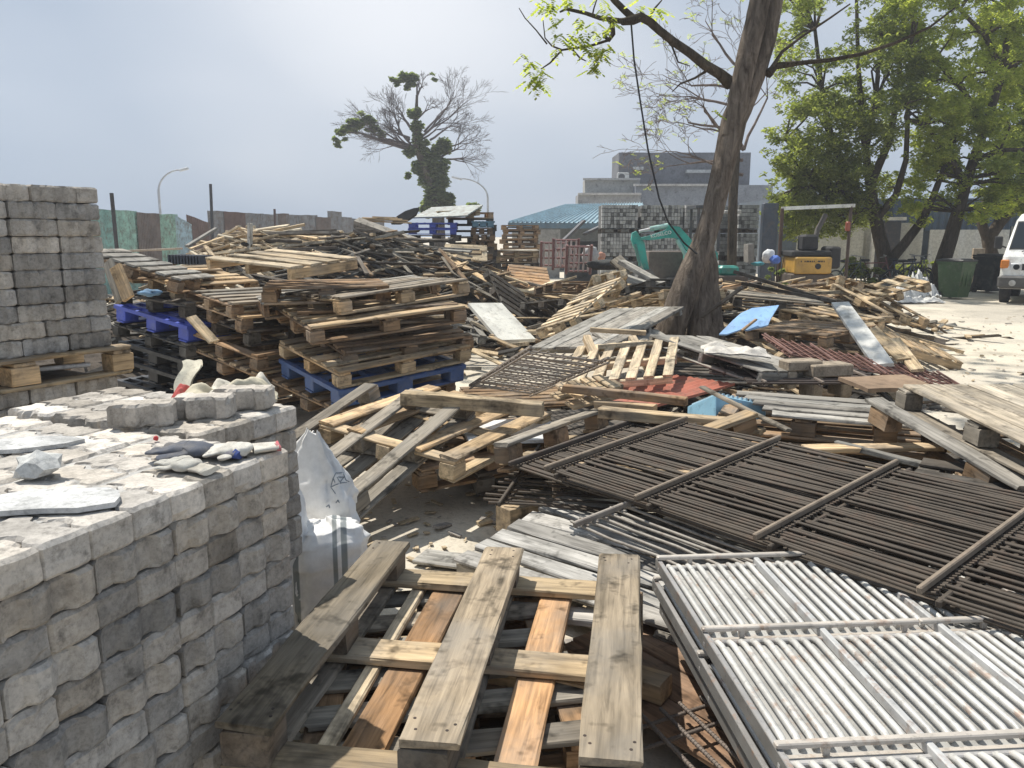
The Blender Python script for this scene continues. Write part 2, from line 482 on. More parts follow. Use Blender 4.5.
nt.links.new(mp.outputs['Vector'], nz.inputs['Vector'])
cl = ramp(nt, nz.outputs['Fac'], (.28, (3.8, 4.9, 6.5)), (.46, (4.25, 5.3, 6.8)), (.58, (5.4, 6.3, 7.6)), (.74, (7.4, 8.0, 8.9)))
gd = nt.nodes.new('ShaderNodeVectorMath'); gd.operation = 'DOT_PRODUCT'; nt.links.new(tc.outputs['Generated'], gd.inputs[0]); gd.inputs[1].default_value = ray(395, -60).normalized()
glow = ramp(nt, gd.outputs['Value'], (.94, 0), (.98, .28), (1.0, .85))
cl = mul(nt, cl, (11.0, 11.2, 11.6), 'MIX', glow)          # bright veil of cloud
mixn = mul(nt, sky.outputs['Color'], cl, 'MIX', .90)
nt.links.new(mixn, bg.inputs['Color']); bg.inputs['Strength'].default_value = .08
sd = bpy.data.lights.new('sun', 'SUN'); sd.energy = 5.0; sd.angle = R(.6); sd.color = (1, .95, .86)
so = bpy.data.objects.new('sun', sd); COL.objects.link(so)
dirv = Vector((math.sin(R(SUN_AZ)) * math.cos(R(SUN_EL)), math.cos(R(SUN_AZ)) * math.cos(R(SUN_EL)), math.sin(R(SUN_EL))))
so.rotation_euler = (-dirv).to_track_quat('-Z', 'Y').to_euler()
scene.view_settings.view_transform = 'Standard'; scene.view_settings.look = 'None'
scene.view_settings.exposure = .2; scene.view_settings.gamma = 1
scene.cycles.use_denoising = True
scene.cycles.max_bounces = 6; scene.cycles.diffuse_bounces = 3; scene.cycles.transparent_max_bounces = 4

# ------------------------------------------------------------------ ground
def bumps(x, y, s=1.0): return noise.noise(Vector((x * s, y * s, 3.1)))
def make_ground_mat():
    m, nt, b = new_mat('sandy_ground')
    v = coords(nt, (1, 1, 1), False)
    big = ntex(nt, v, .22, 4, .6); med = ntex(nt, v, 1.1, 6, .7); fine = ntex(nt, v, 26, 4, .75)
    c = ramp(nt, big, (.38, (.44, .40, .335)), (.5, (.56, .505, .415)), (.62, (.60, .54, .435)))
    c = mul(nt, c, ramp(nt, med, (.3, .62), (.5, 1), (.72, 1.1)))
    c = mul(nt, c, ramp(nt, fine, (.25, .6), (.45, 1), (.8, 1.15)))
    nt.links.new(c, b.inputs['Base Color']); b.inputs['Roughness'].default_value = .95
    b.inputs['Specular IOR Level'].default_value = .1
    bump(nt, b, mul(nt, med, fine), .5, .03)
    return m
GROUND = make_ground_mat()
mb = MB()
def gz(u, v):
    # finer rows near the camera, out to the horizon
    y = -6 + 46 * v if v < .8 else 30.8 + (v - .8) / .2 * 560
    k = 1 if v < .8 else 1 + (v - .8) / .2 * 9
    x = (-22 + 44 * u) * k
    return (x, y, .02 * bumps(x, y, .9) * (v < .8))
mb.sheet(gz, 110, 110)
g = mb.build('ground', GROUND); g['kind'] = 'structure'

# chips and splinters littering the ground
r = random.Random(5); mb = MB()
for i in range(2600):
    y = 2 + 14 * r.random() ** 1.5; x = r.uniform(-.55, .62) * y * 1.1
    s = r.uniform(.006, .026) if r.random() < .93 else r.uniform(.03, .05); L = s * r.uniform(1.2, 4); a = r.uniform(0, 6.28)
    M = T(x, y, .012 + .02 * bumps(x, y, .9)) @ Matrix.Rotation(a, 4, 'Z') @ Matrix.Rotation(r.uniform(-.2, .2), 4, 'Y')
    mb.mi = r.choice((0, 0, 1)); mb.box((0, 0, s * .15), (L, s, s * .3), M)
CHIP = make_concrete('wood_chip', (.50, .40, .27), .3, 3)
DIRTB = make_concrete('stone_chip', (.34, .31, .28), .3, 3)
o = mb.build('wood_chips', [CHIP, DIRTB]); o['kind'] = 'stuff'; o['label'] = 'splinters and stone chips littering the dusty ground'

# ------------------------------------------------------------------ tin fence
def fence_sheet(x0, y0, x1, y1, h, col, label, dz=0, lean=0):
    d = Vector((x1 - x0, y1 - y0, 0)); L = d.length; d.normalize(); n = Vector((d.y, -d.x, 0))
    M = Matrix((d, Vector((0, 0, 1)), n)).transposed().to_4x4(); M.translation = (x0, y0, 0)
    mb = MB(); nw = 44; a = .016
    ph = rnd.uniform(0, 6)
    def f(u, v, s=0): 
        hh = h + dz * u + .006 * math.sin(u * 9 + ph) * v
        return (u * L, v * hh, a * math.sin(2 * math.pi * u * L / .09) - s + lean * v)
    mb.sheet(lambda u, v: f(u, v), nw, 3, False); mb.sheet(lambda u, v: f(1 - u, v, .004), nw, 3, False)
    o = mb.build('corrugated_sheet', SHEETM, None, col, M)
    return tag(o, label, 'fence sheet', 'corrugated sheets of the tin fence')
TEAL = (.36, .58, .48); TEAL2 = (.25, .45, .40); RB = (.20, .165, .15); GR = (.27, .275, .285); PB = (.42, .55, .60); RD = (.19, .125, .11)
fpx = [(84, TEAL2, 'dark teal corrugated fence sheet right behind the high paver stack', 2.28),
       (117, TEAL, 'bright mint green fence sheet right of the first steel pole', 2.3), (137, RB, 'brown grey rusty fence sheet between two mint green ones', 2.26),
       (157, TEAL, 'mint green fence sheet between the brown grey and the pale blue sheet', 2.24), (175.5, PB, 'pale blue fence sheet left of the torn rusty sheet', 2.24),
       (188, RD, 'torn dark rusty fence sheet with its corner cut down', 2.28), (209, GR, 'grey fence sheet beside the second steel pole', 2.3),
       (225, RD, 'dark red rusty fence sheet right of the second pole', 2.3), (243, GR, 'plain grey fence sheet above the pale timber heap', 2.28),
       (262, GR, None, 2.26), (276, RB, 'brownish fence sheet behind the thin third pole', 2.3), (288, GR, None, 2.28), (300, GR, None, 2.28), (316, RB, 'short dark brown fence sheet near the far end', 2.22), (328, GR, None, 2.5), (339, GR, None, 2.26), (350, GR, None, 2.2), (366, GR, None, 2.2), (382, None, None, 0)]
def fxy(u):
    p = 22 + (u - 105) / 235 * 14
    q = aty(u, 235, p); return q.x, q.y
for (a, c, l, h), (b, _, _, _) in zip(fpx, fpx[1:]):
    x0, y0 = fxy(a); x1, y1 = fxy(b + 3.0)
    fence_sheet(x0, y0 + .01 * (a % 3), x1, y1, h + (.14 if a > 200 else 0), vary(c, .08), l or 'grey corrugated fence sheet of the row behind the dark timber heap', -.28 if l and 'torn' in l else rnd.uniform(-.03, .03), rnd.uniform(-.05, .05))
def px_pole(name, label, u, v0, v1, Y, rad, mat, col, cat, u2=None, group=None):
    mb = MB(); p = aty(u, v0, Y); q = aty(u2 or u, v1, Y); q.z = 0
    mb.tube([p, q], rad, 8); o = mb.build(name, mat, None, col); return tag(o, label, cat, group)
px_pole('fence_pole', 'dark steel pole leaning before the mint green fence sheet', 111.5, 193, 270, 20.5, .05, RUST, (.05, .05, .055), 'pole', 119)
px_pole('fence_pole', 'dark steel pole standing at the notch in the tin fence', 210.5, 184, 240, 26.5, .05, RUST, (.07, .075, .085), 'pole', 211.5)
px_pole('fence_pole', 'thin short rusty pole above the grey fence sheets', 274.5, 209, 240, 30.5, .045, RUST, (.12, .08, .075), 'pole')
mb = MB(); a = aty(107, 252, 21.4); b = aty(182, 248.5, 24.5); mb.tube([a, b], .035, 6)
tag(mb.build('fence_rail', RUST, None, (.42, .34, .26)), 'horizontal pole tied across the green fence sheets', 'rail')

# ------------------------------------------------------------------ street lamps
def lamp(u, vtop, Y, du, label, base_u):
    p = aty(base_u, 235, Y); t = thing('street_lamp', label, 'street lamp', T(p.x, p.y, 0), 'street lamps behind the yard')
    h = aty(base_u, vtop, Y).z; dx = aty(base_u + du, 235, Y).x - p.x
    pts = [(0, 0, 0), (0, 0, h * .72)]
    for k in range(1, 9):
        f = k / 8 * math.pi / 2; pts.append((dx * .82 * (1 - math.cos(f)), 0, h * .72 + (h * .26) * math.sin(f)))
    mb = MB(); mb.tube(pts, [.13, .11] + [.09 - .004 * k for k in range(8)], 8); mb.build('pole', PAINT, t, (.42, .44, .46))
    s = 1 if dx > 0 else -1
    mb = MB(); mb.cbox((0, 0, 0), (abs(dx) * .32, .3, .2), .06); mb.build('lamp_head', PAINT, t, (.5, .52, .53), T(dx * .92, 0, h * .985) @ RY(-14 * s))
lamp(162, 168, 70, 29, 'tall street lamp arching over the green part of the tin fence', 162)
lamp(488, 177, 82, -33, 'tall street lamp arching left beside the ivy covered tree', 488)

# ------------------------------------------------------------------ far buildings
def wall_box(mb, u0, u1, vt, Y, D, z0=0):
    a = aty(u0, vt, Y); b = aty(u1, vt, Y)
    mb.box(((a.x + b.x) / 2, Y + D / 2, (a.z + z0) / 2), (b.x - a.x, D, a.z - z0)); return a, b
t = thing('concrete_building', 'dark grey flat roofed concrete building behind the paver stacks', 'building', T(8, 60, 0)); inv = t.matrix_world.inverted()
def bpart(mb, name, mat, col, parent=t): return mb.build(name, mat, parent, col, inv if parent is t else None)
mb = MB(); wall_box(mb, 619, 751, 152.5, 60, 4); bpart(mb, 'upper_storey', PLASTER, (.165, .172, .19))  # wall colour lightened to stand in for distance haze
mb = MB(); wall_box(mb, 636, 773, 185, 57, 2.9); bpart(mb, 'lower_storey', PLASTER, (.23, .25, .28))
mb = MB(); wall_box(mb, 585, 640, 180, 58.2, 1.7); bpart(mb, 'side_wing', PLASTER, (.36, .36, .34))
mb = MB(); wall_box(mb, 578, 641, 195, 56, 2.1); bpart(mb, 'front_wing', PLASTER, (.31, .32, .33))
mb = MB()
for u0, u1, vt, Y in ((583, 640, 179.2, 58.1), (578, 641, 194.0, 55.9), (634, 709, 185, 56.9)):
    a = aty(u0, vt, Y); b = aty(u1, vt, Y); mb.box(((a.x + b.x) / 2, Y, a.z), (b.x - a.x, .4, .14))
bpart(mb, 'parapet_cap', PLASTER, (.46, .45, .43))
for u0, u1, v in ((633, 643, 168.5), (686, 712, 171.5)):
    mb = MB(); a = aty(u0, v, 59.8); b = aty(u1, v, 59.8); mb.box(((a.x + b.x) / 2, 59.8, a.z), (b.x - a.x, .5, .22)); bpart(mb, 'window_hood', PLASTER, (.5, .5, .48))
a = aty(623, 177, 59.6)
ac = thing('air_conditioner', 'white air conditioner unit on the dark grey building', 'air conditioner', T(a.x, a.y, a.z))
mb = MB(); mb.cbox((0, 0, 0), (.85, .35, .62), .04); mb.build('casing', PAINT, ac, (.6, .6, .57))
mb = MB(); mb.disc((-.12, -.18, 0), (0, -1, 0), .23, .02, 18); mb.build('fan_grille', PAINT, ac, (.08, .08, .085))
# blue roofed shed
t2 = thing('blue_roof_shed', 'long shed with a ribbed light blue metal roof', 'shed', T(2, 38, 0)); inv2 = t2.matrix_world.inverted()
def roof_pt(u, v, Y): return aty(u, v, Y)
e0, e1 = roof_pt(508, 222.5, 36), roof_pt(650, 223.5, 35); r0, r1 = roof_pt(566, 205, 40), roof_pt(642, 203, 39.4)
mb = MB()
def rf(u, v):
    p = e0.lerp(e1, u).lerp(r0.lerp(r1, u), v); k = (u * 30) % 1
    return p + Vector((0, 0, .06 if k < .25 else 0))
mb.sheet(rf, 240, 2, False)
mb.sheet(lambda u, v: rf(1 - u, v) - Vector((0, 0, .05)), 184, 1, False)
mb.build('roof', PAINT, t2, (.33, .47, .53), inv2)
mb = MB(); mb.stick(e0 + Vector((0, -.05, -.12)), e1 + Vector((0, -.05, -.12)), .06, .24); mb.build('gutter', PAINT, t2, (.10, .17, .22), inv2)
mb = MB()
mb.box(((e0.x + e1.x) / 2 + .3, 38.5, e0.z / 2 - .1), (e1.x - e0.x - .8, 3.5, e0.z - .25)); mb.build('wall', PLASTER, t2, (.19, .2, .2), inv2)
# rear white hoarding with blue sheet cladding above
a = aty(800, 216, 31); b = aty(1100, 212, 31)
t3 = thing('warehouse', 'low warehouse with cream hoarding and blue ribbed cladding behind the trees', 'building', T((a.x + b.x) / 2, 31, 0)); inv3 = t3.matrix_world.inverted()
x0 = aty(776, 250, 31).x; x1 = aty(1240, 250, 31).x
mb = MB(); mb.box(((x0 + x1) / 2, 34, 1.5), (x1 - x0, 5, 3.0)); mb.build('cladding_core', PAINT, t3, (.10, .13, .16), inv3)
mb = MB()
zt = 2.95
def cf(u, v):
    x = aty(893, 250, 31).x + u * 16; k = (u * 60) % 1
    return (x, 31.3 - (.06 if k < .4 else 0), 1.75 + v * (zt - 1.75))
mb.sheet(cf, 240, 1, False); mb.build('ribbed_cladding', PAINT, t3, (.07, .11, .15), inv3)
mb = MB(); mb.sheet(lambda u, v: (aty(770, 250, 31).x + u * 27, 31.6 - .8 * v, 3.02 + .1 * math.sin(v * 1.5)), 20, 4, False)
mb.sheet(lambda u, v: (aty(770, 250, 31).x + 27 - u * 27, 31.6 - .8 * v, 2.98 + .1 * math.sin(v * 1.5)), 20, 4, False)
for u0, u1, vt, c in ((800, 866, 217, (.50, .49, .43)), (866, 925, 220, (.44, .43, .38)), (932, 1010, 234, (.56, .55, .50)), (1010, 1100, 236, (.5, .49, .45))):
    a = aty(u0, vt, 30.5); b = aty(u1, vt, 30.5); z = max(1.8, a.z * .95)
    mb2 = MB(); L = b.x - a.x
    mb2.sheet(lambda u, v: (a.x + u * L, 30.6 + .05 * math.sin(9 * u + 3 * v) + .03 * math.sin(31 * u), v * z), 24, 6)
    mb2.sheet(lambda u, v: (a.x + L - u * L, 30.66 + .05 * math.sin(9 * (1 - u) + 3 * v), v * z), 24, 6)
    mb2.build('hoarding_panel', CLOTH, t3, c, inv3)
mb = MB(); a = aty(886, 255, 30.3); mb.box((a.x, 30.3, 1.05), (.9, .12, 2.1)); d = mb.build('doorway', PAINT, t3, (.03, .03, .032), inv3)
mb = MB(); mb.box((a.x - .55, 30.26, 1.1), (.12, .16, 2.2)); mb.box((a.x, 30.26, 2.2), (1.2, .16, .12)); mb.build('door_frame', PAINT, t3, (.6, .58, .52), inv3)
# tall slate panel at the end of the paver stacks
mb = MB(); a = aty(764, 203, 23); b = aty(779, 203, 23); mb.cbox(((a.x + b.x) / 2, 23.1, a.z / 2), (b.x - a.x, .25, a.z), .02)
tag(mb.build('slate_panel', PAINT, None, (.055, .07, .095)), 'tall dark blue panel standing upright at the end of the far paver stacks', 'panel')
# white hedge of tarps: a heap by the bins
# ------------------------------------------------------------------ interlocking pavers
def paver_mesh(k, L=.219, W=.1065, Hh=.0775):
    r = random.Random(100 + k); n = 14; a = .0105
    def zig(x):
        f = (x / L + .5) * 2; f = f - math.floor(f) if f < 2 else 1
        return a * max(-1, min(1, 2.6 * math.sin(2 * math.pi * f)))
    top = [(-L/2 + L * i / n, W/2 + zig(-L/2 + L * i / n)) for i in range(n + 1)]
    right = [(L/2 + .004 * math.sin(math.pi * i / 3), W/2 - W * i / 4) for i in range(1, 4)]
    bot = [(L/2 - L * i / n, -W/2 + zig(L/2 - L * i / n)) for i in range(n + 1)]
    left = [(-L/2 + .004 * math.sin(math.pi * i / 3), -W/2 + W * i / 4) for i in range(1, 4)]
    poly = (top + right + bot + left)[::-1]
    m = len(poly); P = []; F = []
    chip = [r.random() < .16 for _ in poly]
    for zz, ins in ((-Hh/2, .007), (-Hh/2 + .008, 0), (-.012, -.0006), (.014, .0008), (Hh/2 - .009, 0), (Hh/2, .0085)):
        for i, (x, y) in enumerate(poly):
            q = ins + (r.uniform(0, .011) if chip[i] and abs(zz) > .02 else r.uniform(0, .0018))
            l = math.hypot(x, y); P.append((x - x / l * q * 1.2, y - y / l * q * 1.2, zz + r.uniform(-.001, .001)))
    for k2 in range(5):
        for i in range(m): F.append((k2*m + i, k2*m + (i+1) % m, (k2+1)*m + (i+1) % m, (k2+1)*m + i))
    F.append(tuple(range(m-1, -1, -1))); F.append(tuple(range(5*m, 6*m)))
    mb = MB(); mb.add(P, F); return mb.mesh('paver', PAVER)
PAV = [paver_mesh(k) for k in range(7)]
ORD = ['top', 'second', 'third', 'fourth', 'fifth', 'sixth', 'seventh', 'eighth', 'ninth', 'tenth', 'eleventh', 'twelfth', 'thirteenth']
def pav(M, x, y, z, rot, label, group, jit=.004, base=.35):
    r = rnd; v = base * r.choice((r.uniform(.62, .85), r.uniform(.85, 1.2), r.uniform(.85, 1.15))); wrm = r.uniform(-.012, .012)
    o = link('paver', PAV[r.randrange(7)], None, (v * 1.06 + wrm, v * .975, v * .865 - wrm * 1.2),
             M @ T(x + r.uniform(-jit, jit), -y + r.uniform(-jit, jit), z + r.uniform(-.0015, .0015)) @ RZ(rot + r.uniform(-1.2, 1.2)))
    return tag(o, label, 'paver', group)
# near stack: x axis along the face towards the camera, y axis into the stack
pc = at(287, 447, 1.0); pn = at(0, 562, 1.0)
ex = (pn - pc); ex.z = 0; ex.normalize(); ey = Vector((ex.y, -ex.x, 0))
if ey.x > 0: ey = -ey
NS = Matrix((ex, -ey, Vector((0, 0, 1)))).transposed().to_4x4(); NS.translation = pc
G1 = 'pavers of the near stack'
hz = .0805; NX = 14
for c in range(12):
    z = -hz / 2 - hz * c; sh = rnd.uniform(-.006, .012); lab = f'grey interlocking paver in the {ORD[c]} course of the near stack side'
    lab = lab.replace('top course', 'top course edge')
    if c % 2 == 0:
        for i in range(NX):
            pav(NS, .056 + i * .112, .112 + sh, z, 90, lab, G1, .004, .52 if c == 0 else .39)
    else:
        for i in range(NX // 2):
            if c == 11 and i == 0: continue
            pav(NS, .112 + i * .224, .056 + sh, z, 0, lab, G1, .004, .39)
for j in range(1, 5):                                        # rest of the upper layer
    for i in range(NX):
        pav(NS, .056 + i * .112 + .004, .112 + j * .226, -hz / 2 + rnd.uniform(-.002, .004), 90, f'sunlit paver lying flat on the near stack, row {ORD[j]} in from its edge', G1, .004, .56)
# a second block stands close behind, its face set in by one and a half pavers
NB = NS @ T(-.03, -.335, 0) @ RZ(-3)
for j in range(4):
    for i in range(-4, 0):
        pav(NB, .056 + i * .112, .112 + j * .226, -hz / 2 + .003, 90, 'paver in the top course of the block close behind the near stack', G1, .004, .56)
for c in range(1, 7):
    for i in range(-4, 0):
        if c % 2 and i in (-4, -2): pav(NB, .112 + i * .112, .056, -hz / 2 - hz * c, 0, f'paver in the {ORD[c]} course of the block close behind the near stack', G1)
        elif c % 2 == 0: pav(NB, .056 + i * .112, .112, -hz / 2 - hz * c, 90, f'paver in the {ORD[c]} course of the block close behind the near stack', G1)
core = MB(); core.box((.78, -.62, -.507), (1.5, .98, 1.0), NS); core.box((-.23, -.45, -.500), (.41, .8, .99), NB)
o = core.build('hidden_pavers', PAVER, None, (.46, .45, .43)); o['kind'] = 'stuff'; o['label'] = 'packed pavers and dust filling the inside of the near stack'
# three loose pavers on the block behind
for (u, v, rot, l) in ((137, 432, 16, 'loose paver lying alone, nearest of three on the near stack'), (199, 424, 8, 'loose paver in the middle of three on the near stack'), (240, 415, 3, 'loose paver at the far corner, partly behind the other two')):
    p = at(u, v - 3, 1.0); pav(T(p.x, p.y + .05, 1.0 + .0405), 0, 0, 0, rot, l, None, .001, .50).scale = (.88, .88, .95)
# the broken lump and thin slabs
def lump(name, label, p, size, mat, col, cat, seed, sub=3, M=None, amp=.35, sq=(1, 1, 1), sharp=1.7):
    bm = bmesh.new(); bmesh.ops.create_icosphere(bm, subdivisions=sub, radius=1)
    off = Vector((seed * 7.3, seed * 3.1, 0))
    for v in bm.verts:
        d = v.co.copy(); n = noise.noise(d * sharp + off) + .45 * noise.noise(d * 3.9 + off)
        v.co = Vector((d.x * sq[0], d.y * sq[1], d.z * sq[2])) * (1 + amp * n) * size
    zmin = min(v.co.z for v in bm.verts)
    for v in bm.verts: v.co.z -= zmin * .9; v.co.z = max(v.co.z, 0)
    me = bpy.data.meshes.new(name); bm.to_mesh(me); bm.free(); me.materials.append(mat)
    if mat is CLOTH: me.polygons.foreach_set('use_smooth', [True] * len(me.polygons))
    o = link(name, me, None, col, T(*p) if M is None else M); return tag(o, label, cat)
lump('broken_paver', 'broken lump of paver lying on the near stack', at(40, 478, 1.0) + Vector((0, 0, .002)), .05, PAVER, (.5, .5, .48), 'paver', 2, 2, None, .5, (1.1, .9, .7), 1.3)
for u, v, Lx, Ly, rot, l in ((30, 447, .30, .15, 15, 'thin concrete flake lying flat far back on the near stack'), (55, 505, .34, .16, 8, 'thin concrete flake lying flat in the middle of the near stack')):
    p = at(u, v, 1.0); r = random.Random(u); mb = MB()
    poly = [(Lx / 2 * math.cos(a) * r.uniform(.8, 1.1), Ly / 2 * math.sin(a) * r.uniform(.8, 1.15)) for a in [k * .524 for k in range(12)]]
    mb.prism(poly, .003, .015); tag(mb.build('concrete_flake', PAVER, None, (.58, .58, .57), T(p.x, p.y, 1.0) @ RZ(rot)), l, 'flake')

# high stack at the back left: two tiers with a pallet between
pa = at(0, 360, 1.03); pb = at(118, 345, 1.03)
ex = (pa - pb); ex.z = 0; ex.normalize(); ey = Vector((ex.y, -ex.x, 0))
if ey.x > 0: ey = -ey
BS = Matrix((ex, -ey, Vector((0, 0, 1)))).transposed().to_4x4(); BS.translation = pb
HB = .0805
G2 = 'pavers of the high stack'
for tier, z0, lab in ((0, 0.0, 'upper'), (1, -.155 - 10 * HB, 'lower')):
    for c in range(10):
        z = z0 + HB / 2 + HB * c; off = rnd.choice((0, .112)) if c % 2 else 0
        lb = f'grey paver in the {ORD[9 - c]} course down of the {lab} tier, high stack'
        x = .02 + rnd.uniform(0, .015)
        if off: pav(BS, x + .056, .112, z, 90, lb, G2, .004, .41); x += .113
        while x < .78:
            pav(BS, x + .112, .056 + rnd.uniform(-.004, .006), z, 0, lb, G2, .003, .41); x += .226
core = MB(); core.box((.45, -.5, .40), (.86, .8, .78), BS); core.box((.45, -.5, -.56), (.86, .8, .78), BS)
o = core.build('hidden_pavers', PAVER, None, (.22, .21, .2)); o['kind'] = 'stuff'; o['label'] = 'packed pavers filling the inside of the high stack'
# far stacks behind the excavator: too many to count
mb = MB(); r = random.Random(3)
STK = []
for (u0, u1, Y) in ((601, 637, 24), (640, 682, 24.2), (684, 716, 24), (719, 736, 25), (737, 757, 24)):
    a = aty(u0, 235, Y).x; b = aty(u1, 235, Y).x
    for tier in range(3):
        z0 = tier * .83 + .14; nx = max(3, int((b - a) / .085))
        for i in range(nx):
            for k in range(6):
                x = a + (i + .5) * (b - a) / nx; zz = z0 + (k + .5) * .113
                y = Y + r.uniform(-.012, .012); s = .078
                mb.mi = r.choice((0, 0, 1, 2, 2, 3)); mb.box((x, y, zz), (s, .2, .1))
        mb.mi = 3; mb.box(((a + b) / 2, Y + .5, z0 + .335), (b - a - .02, .82, .66))
    STK.append((a, b, Y))
FP = [make_concrete(f'far_paver_{n}', (v, v, v * .98), .2, .5) for n, v in (('pale', .48), ('mid', .34), ('grey', .41), ('dark', .17))]
o = mb.build('far_pavers', FP); o['kind'] = 'stuff'; o['label'] = 'rows of grey pavers strapped in tall blocks behind the excavator'
for a, b, Y in STK:
    for tier in range(3):
        z0 = tier * .83; mb = MB()
        for y in (0, .45, .9):
            for k in range(3): mb.box((a + .06 + k * (b - a - .12) / 2, Y + y, z0 + .06), (.1, .1, .09))
            mb.box(((a + b) / 2, Y + y, z0 + .012), (b - a, .1, .02))
        for k in range(6): mb.box((a + .05 + k * (b - a - .1) / 5, Y + .45, z0 + .122), (.1, 1.0, .022))
        o = mb.build('wooden_pallet', WOOD, None, vary(DARK, .2)); tag(o, 'dark pallet carrying a block of the far grey paver stacks', 'pallet', 'pallets under the far paver stacks')
# ------------------------------------------------------------------ trees
def P(u, v, Y): return aty(u, v, Y)
# the big leaning tree in the middle of the yard
YT = 9.7
t = thing('yard_tree', 'big leaning tree with a twisted twin trunk rising from the scrap heap', 'tree', T(P(692, 330, YT).x, YT, 0)); inv = t.matrix_world.inverted()
def px(w): return w / FPX * YT
mb = MB()
pts = [(660, 365), (666, 343), (673, 325), (684, 295), (695, 265), (705, 240), (713, 212), (721, 177), (729, 146), (736, 115), (741, 98)]
rad = [19, 18, 18, 17.5, 15.5, 13, 12, 12, 14, 14, 11]
def rough_trunk(mb, pts, rad, Y0=YT, n=22, amp=.10, seed=0):
    path = [P(u, v, Y0) for u, v in pts]; r_ = [px(q) * .86 for q in rad]
    # refine
    PP = []; RR = []
    for i in range(len(path) - 1):
        for k in range(4):
            f = k / 4; PP.append(path[i].lerp(path[i + 1], f)); RR.append(r_[i] * (1 - f) + r_[i + 1] * f)
    PP.append(path[-1]); RR.append(r_[-1]); V = []; F = []
    for i, (p, q) in enumerate(zip(PP, RR)):
        for k in range(n):
            a = 2 * math.pi * k / n + i * .05
            d = Vector((math.cos(a), math.sin(a), 0))
            m = 1 + amp * noise.noise(Vector((math.cos(a) * 1.6, math.sin(a) * 1.6, i * .16 + seed))) + amp * .7 * math.sin(3 * a + seed) + .05 * noise.noise(d * 5 + Vector((0, 0, i * .4)))
            V.append(p + d * q * m)
    for i in range(len(PP) - 1):
        for k in range(n): F.append((i*n + k, i*n + (k+1) % n, (i+1)*n + (k+1) % n, (i+1)*n + k))
    mb.add(V, F, True)
rough_trunk(mb, pts, rad)
pts2 = [(730, 135), (736, 111), (741, 85), (748, 55), (755, 25), (760, 0), (765, -60), (764, -140)]
rough_trunk(mb, pts2, [9, 11, 11.5, 11.5, 11, 10.5, 8.5, 6], YT - .06, 16, .12, 4)
pts4 = [(726, 160), (735, 126), (746, 100), (757, 72), (766, 40), (772, 10), (777, -20), (786, -110)]
rough_trunk(mb, pts4, [9, 12, 12, 11.5, 11, 10.5, 9.5, 7], YT + .08, 16, .1, 6)
pts3 = [(703, 365), (704, 345), (704, 322), (704, 292), (705, 265), (706, 240)]
rough_trunk(mb, pts3, [27, 24, 21, 17, 13, 7], YT + .12, 16, .15, 9)
mb.build('trunk', BARK, t, None, inv)
def limb(pts, rad, Y, name='limb', mat=BARKD, n=8, dz=0):
    mb = MB(); mb.tube([P(u, v, Y + dz * i) for i, (u, v) in enumerate(pts)], [q / FPX * Y for q in rad], n); return mb.build(name, mat, t, None, inv)
limb([(731, 84), (720, 74), (705, 65), (690, 53), (674, 42), (660, 31), (650, 22), (641, 17), (633, 20), (622, 22)], [6.5, 5.2, 4.8, 4.3, 4.0, 3.8, 3.9, 4.2, 4.2, 3], YT, dz=-.05)
limb([(634, 19), (624, 10), (614, 0), (604, -14)], [3.6, 3.2, 3, 2.4], YT, dz=-.05)
limb([(636, 20), (620, 21), (600, 18), (585, 13), (566, 9), (560, 12)], [3.2, 2.6, 2.2, 1.8, 1.4, .8], YT, dz=-.05)
limb([(612, 22), (613, 34), (609, 40), (604, 36), (603, 33)], [2.4, 2.4, 2.0, 1.6, .8], YT, dz=-.03)
limb([(609, 40), (590, 46), (575, 48), (562, 50), (550, 63), (541, 69)], [1.3, 1.2, 1.1, 1, .8, .5], YT, dz=-.06)
limb([(547, 44), (536, 30), (525, 18), (519, 8)], [.8, .6, .5, .4], YT); limb([(572, 49), (580, 58), (586, 61)], [.9, .8, .5], YT)
limb([(562, 50), (552, 46), (545, 38), (543, 20)], [1, .8, .6, .4], YT)
limb([(592, 17), (594, 8), (598, -4)], [.9, .7, .5], YT); limb([(648, 20), (655, 8), (662, 0)], [1.2, .9, .6], YT)
limb([(768, 74), (776, 66), (800, 63), (830, 60), (862, 54), (895, 43), (930, 27), (955, 8)], [4.5, 3.3, 2.2, 2, 1.8, 1.5, 1.2, .8], YT, dz=.05)
limb([(769, 72), (782, 52), (800, 38), (830, 18), (850, 4)], [2.4, 1.6, 1.2, 1, .7], YT, dz=.05)
limb([(708, 70), (695, 78), (680, 84), (672, 92)], [1.4, 1.1, .8, .4], YT); limb([(655, 26), (672, 46), (678, 62), (690, 66)], [1.2, 1, .8, .4], YT)
r = random.Random(11); mb = MB()
def leaf_spray(mb, c, rad, n, size, r, droop):
    """pinnate leaves: each a stalk of small leaflets hanging from a point near c"""
    for _ in range(n):
        d = Vector((r.gauss(0, 1), r.gauss(0, 1), r.gauss(0, .8))).normalized() * rad * r.random() ** .5; p = Vector(c) + d
        a = r.uniform(0, 6.28); ax = Vector((math.cos(a), math.sin(a), -droop * r.uniform(.5, 1.6))).normalized(); L = size * r.uniform(.7, 1.3)
        sd = Vector((-math.sin(a), math.cos(a), 0))
        for k in range(5):
            q = p + ax * L * k / 5
            for s in ((-1, 1) if k < 4 else (0,)):
                dd = (ax * .6 + sd * s * .9).normalized() if s else ax
                lw = L * .13; le = L * .42; e = q + dd * le; side = dd.cross(Vector((0, 0, 1))).normalized() * lw if abs(dd.z) < .95 else sd * lw
                mb.add([q, q.lerp(e, .55) + side, e, q.lerp(e, .55) - side], [(0, 1, 2, 3)])
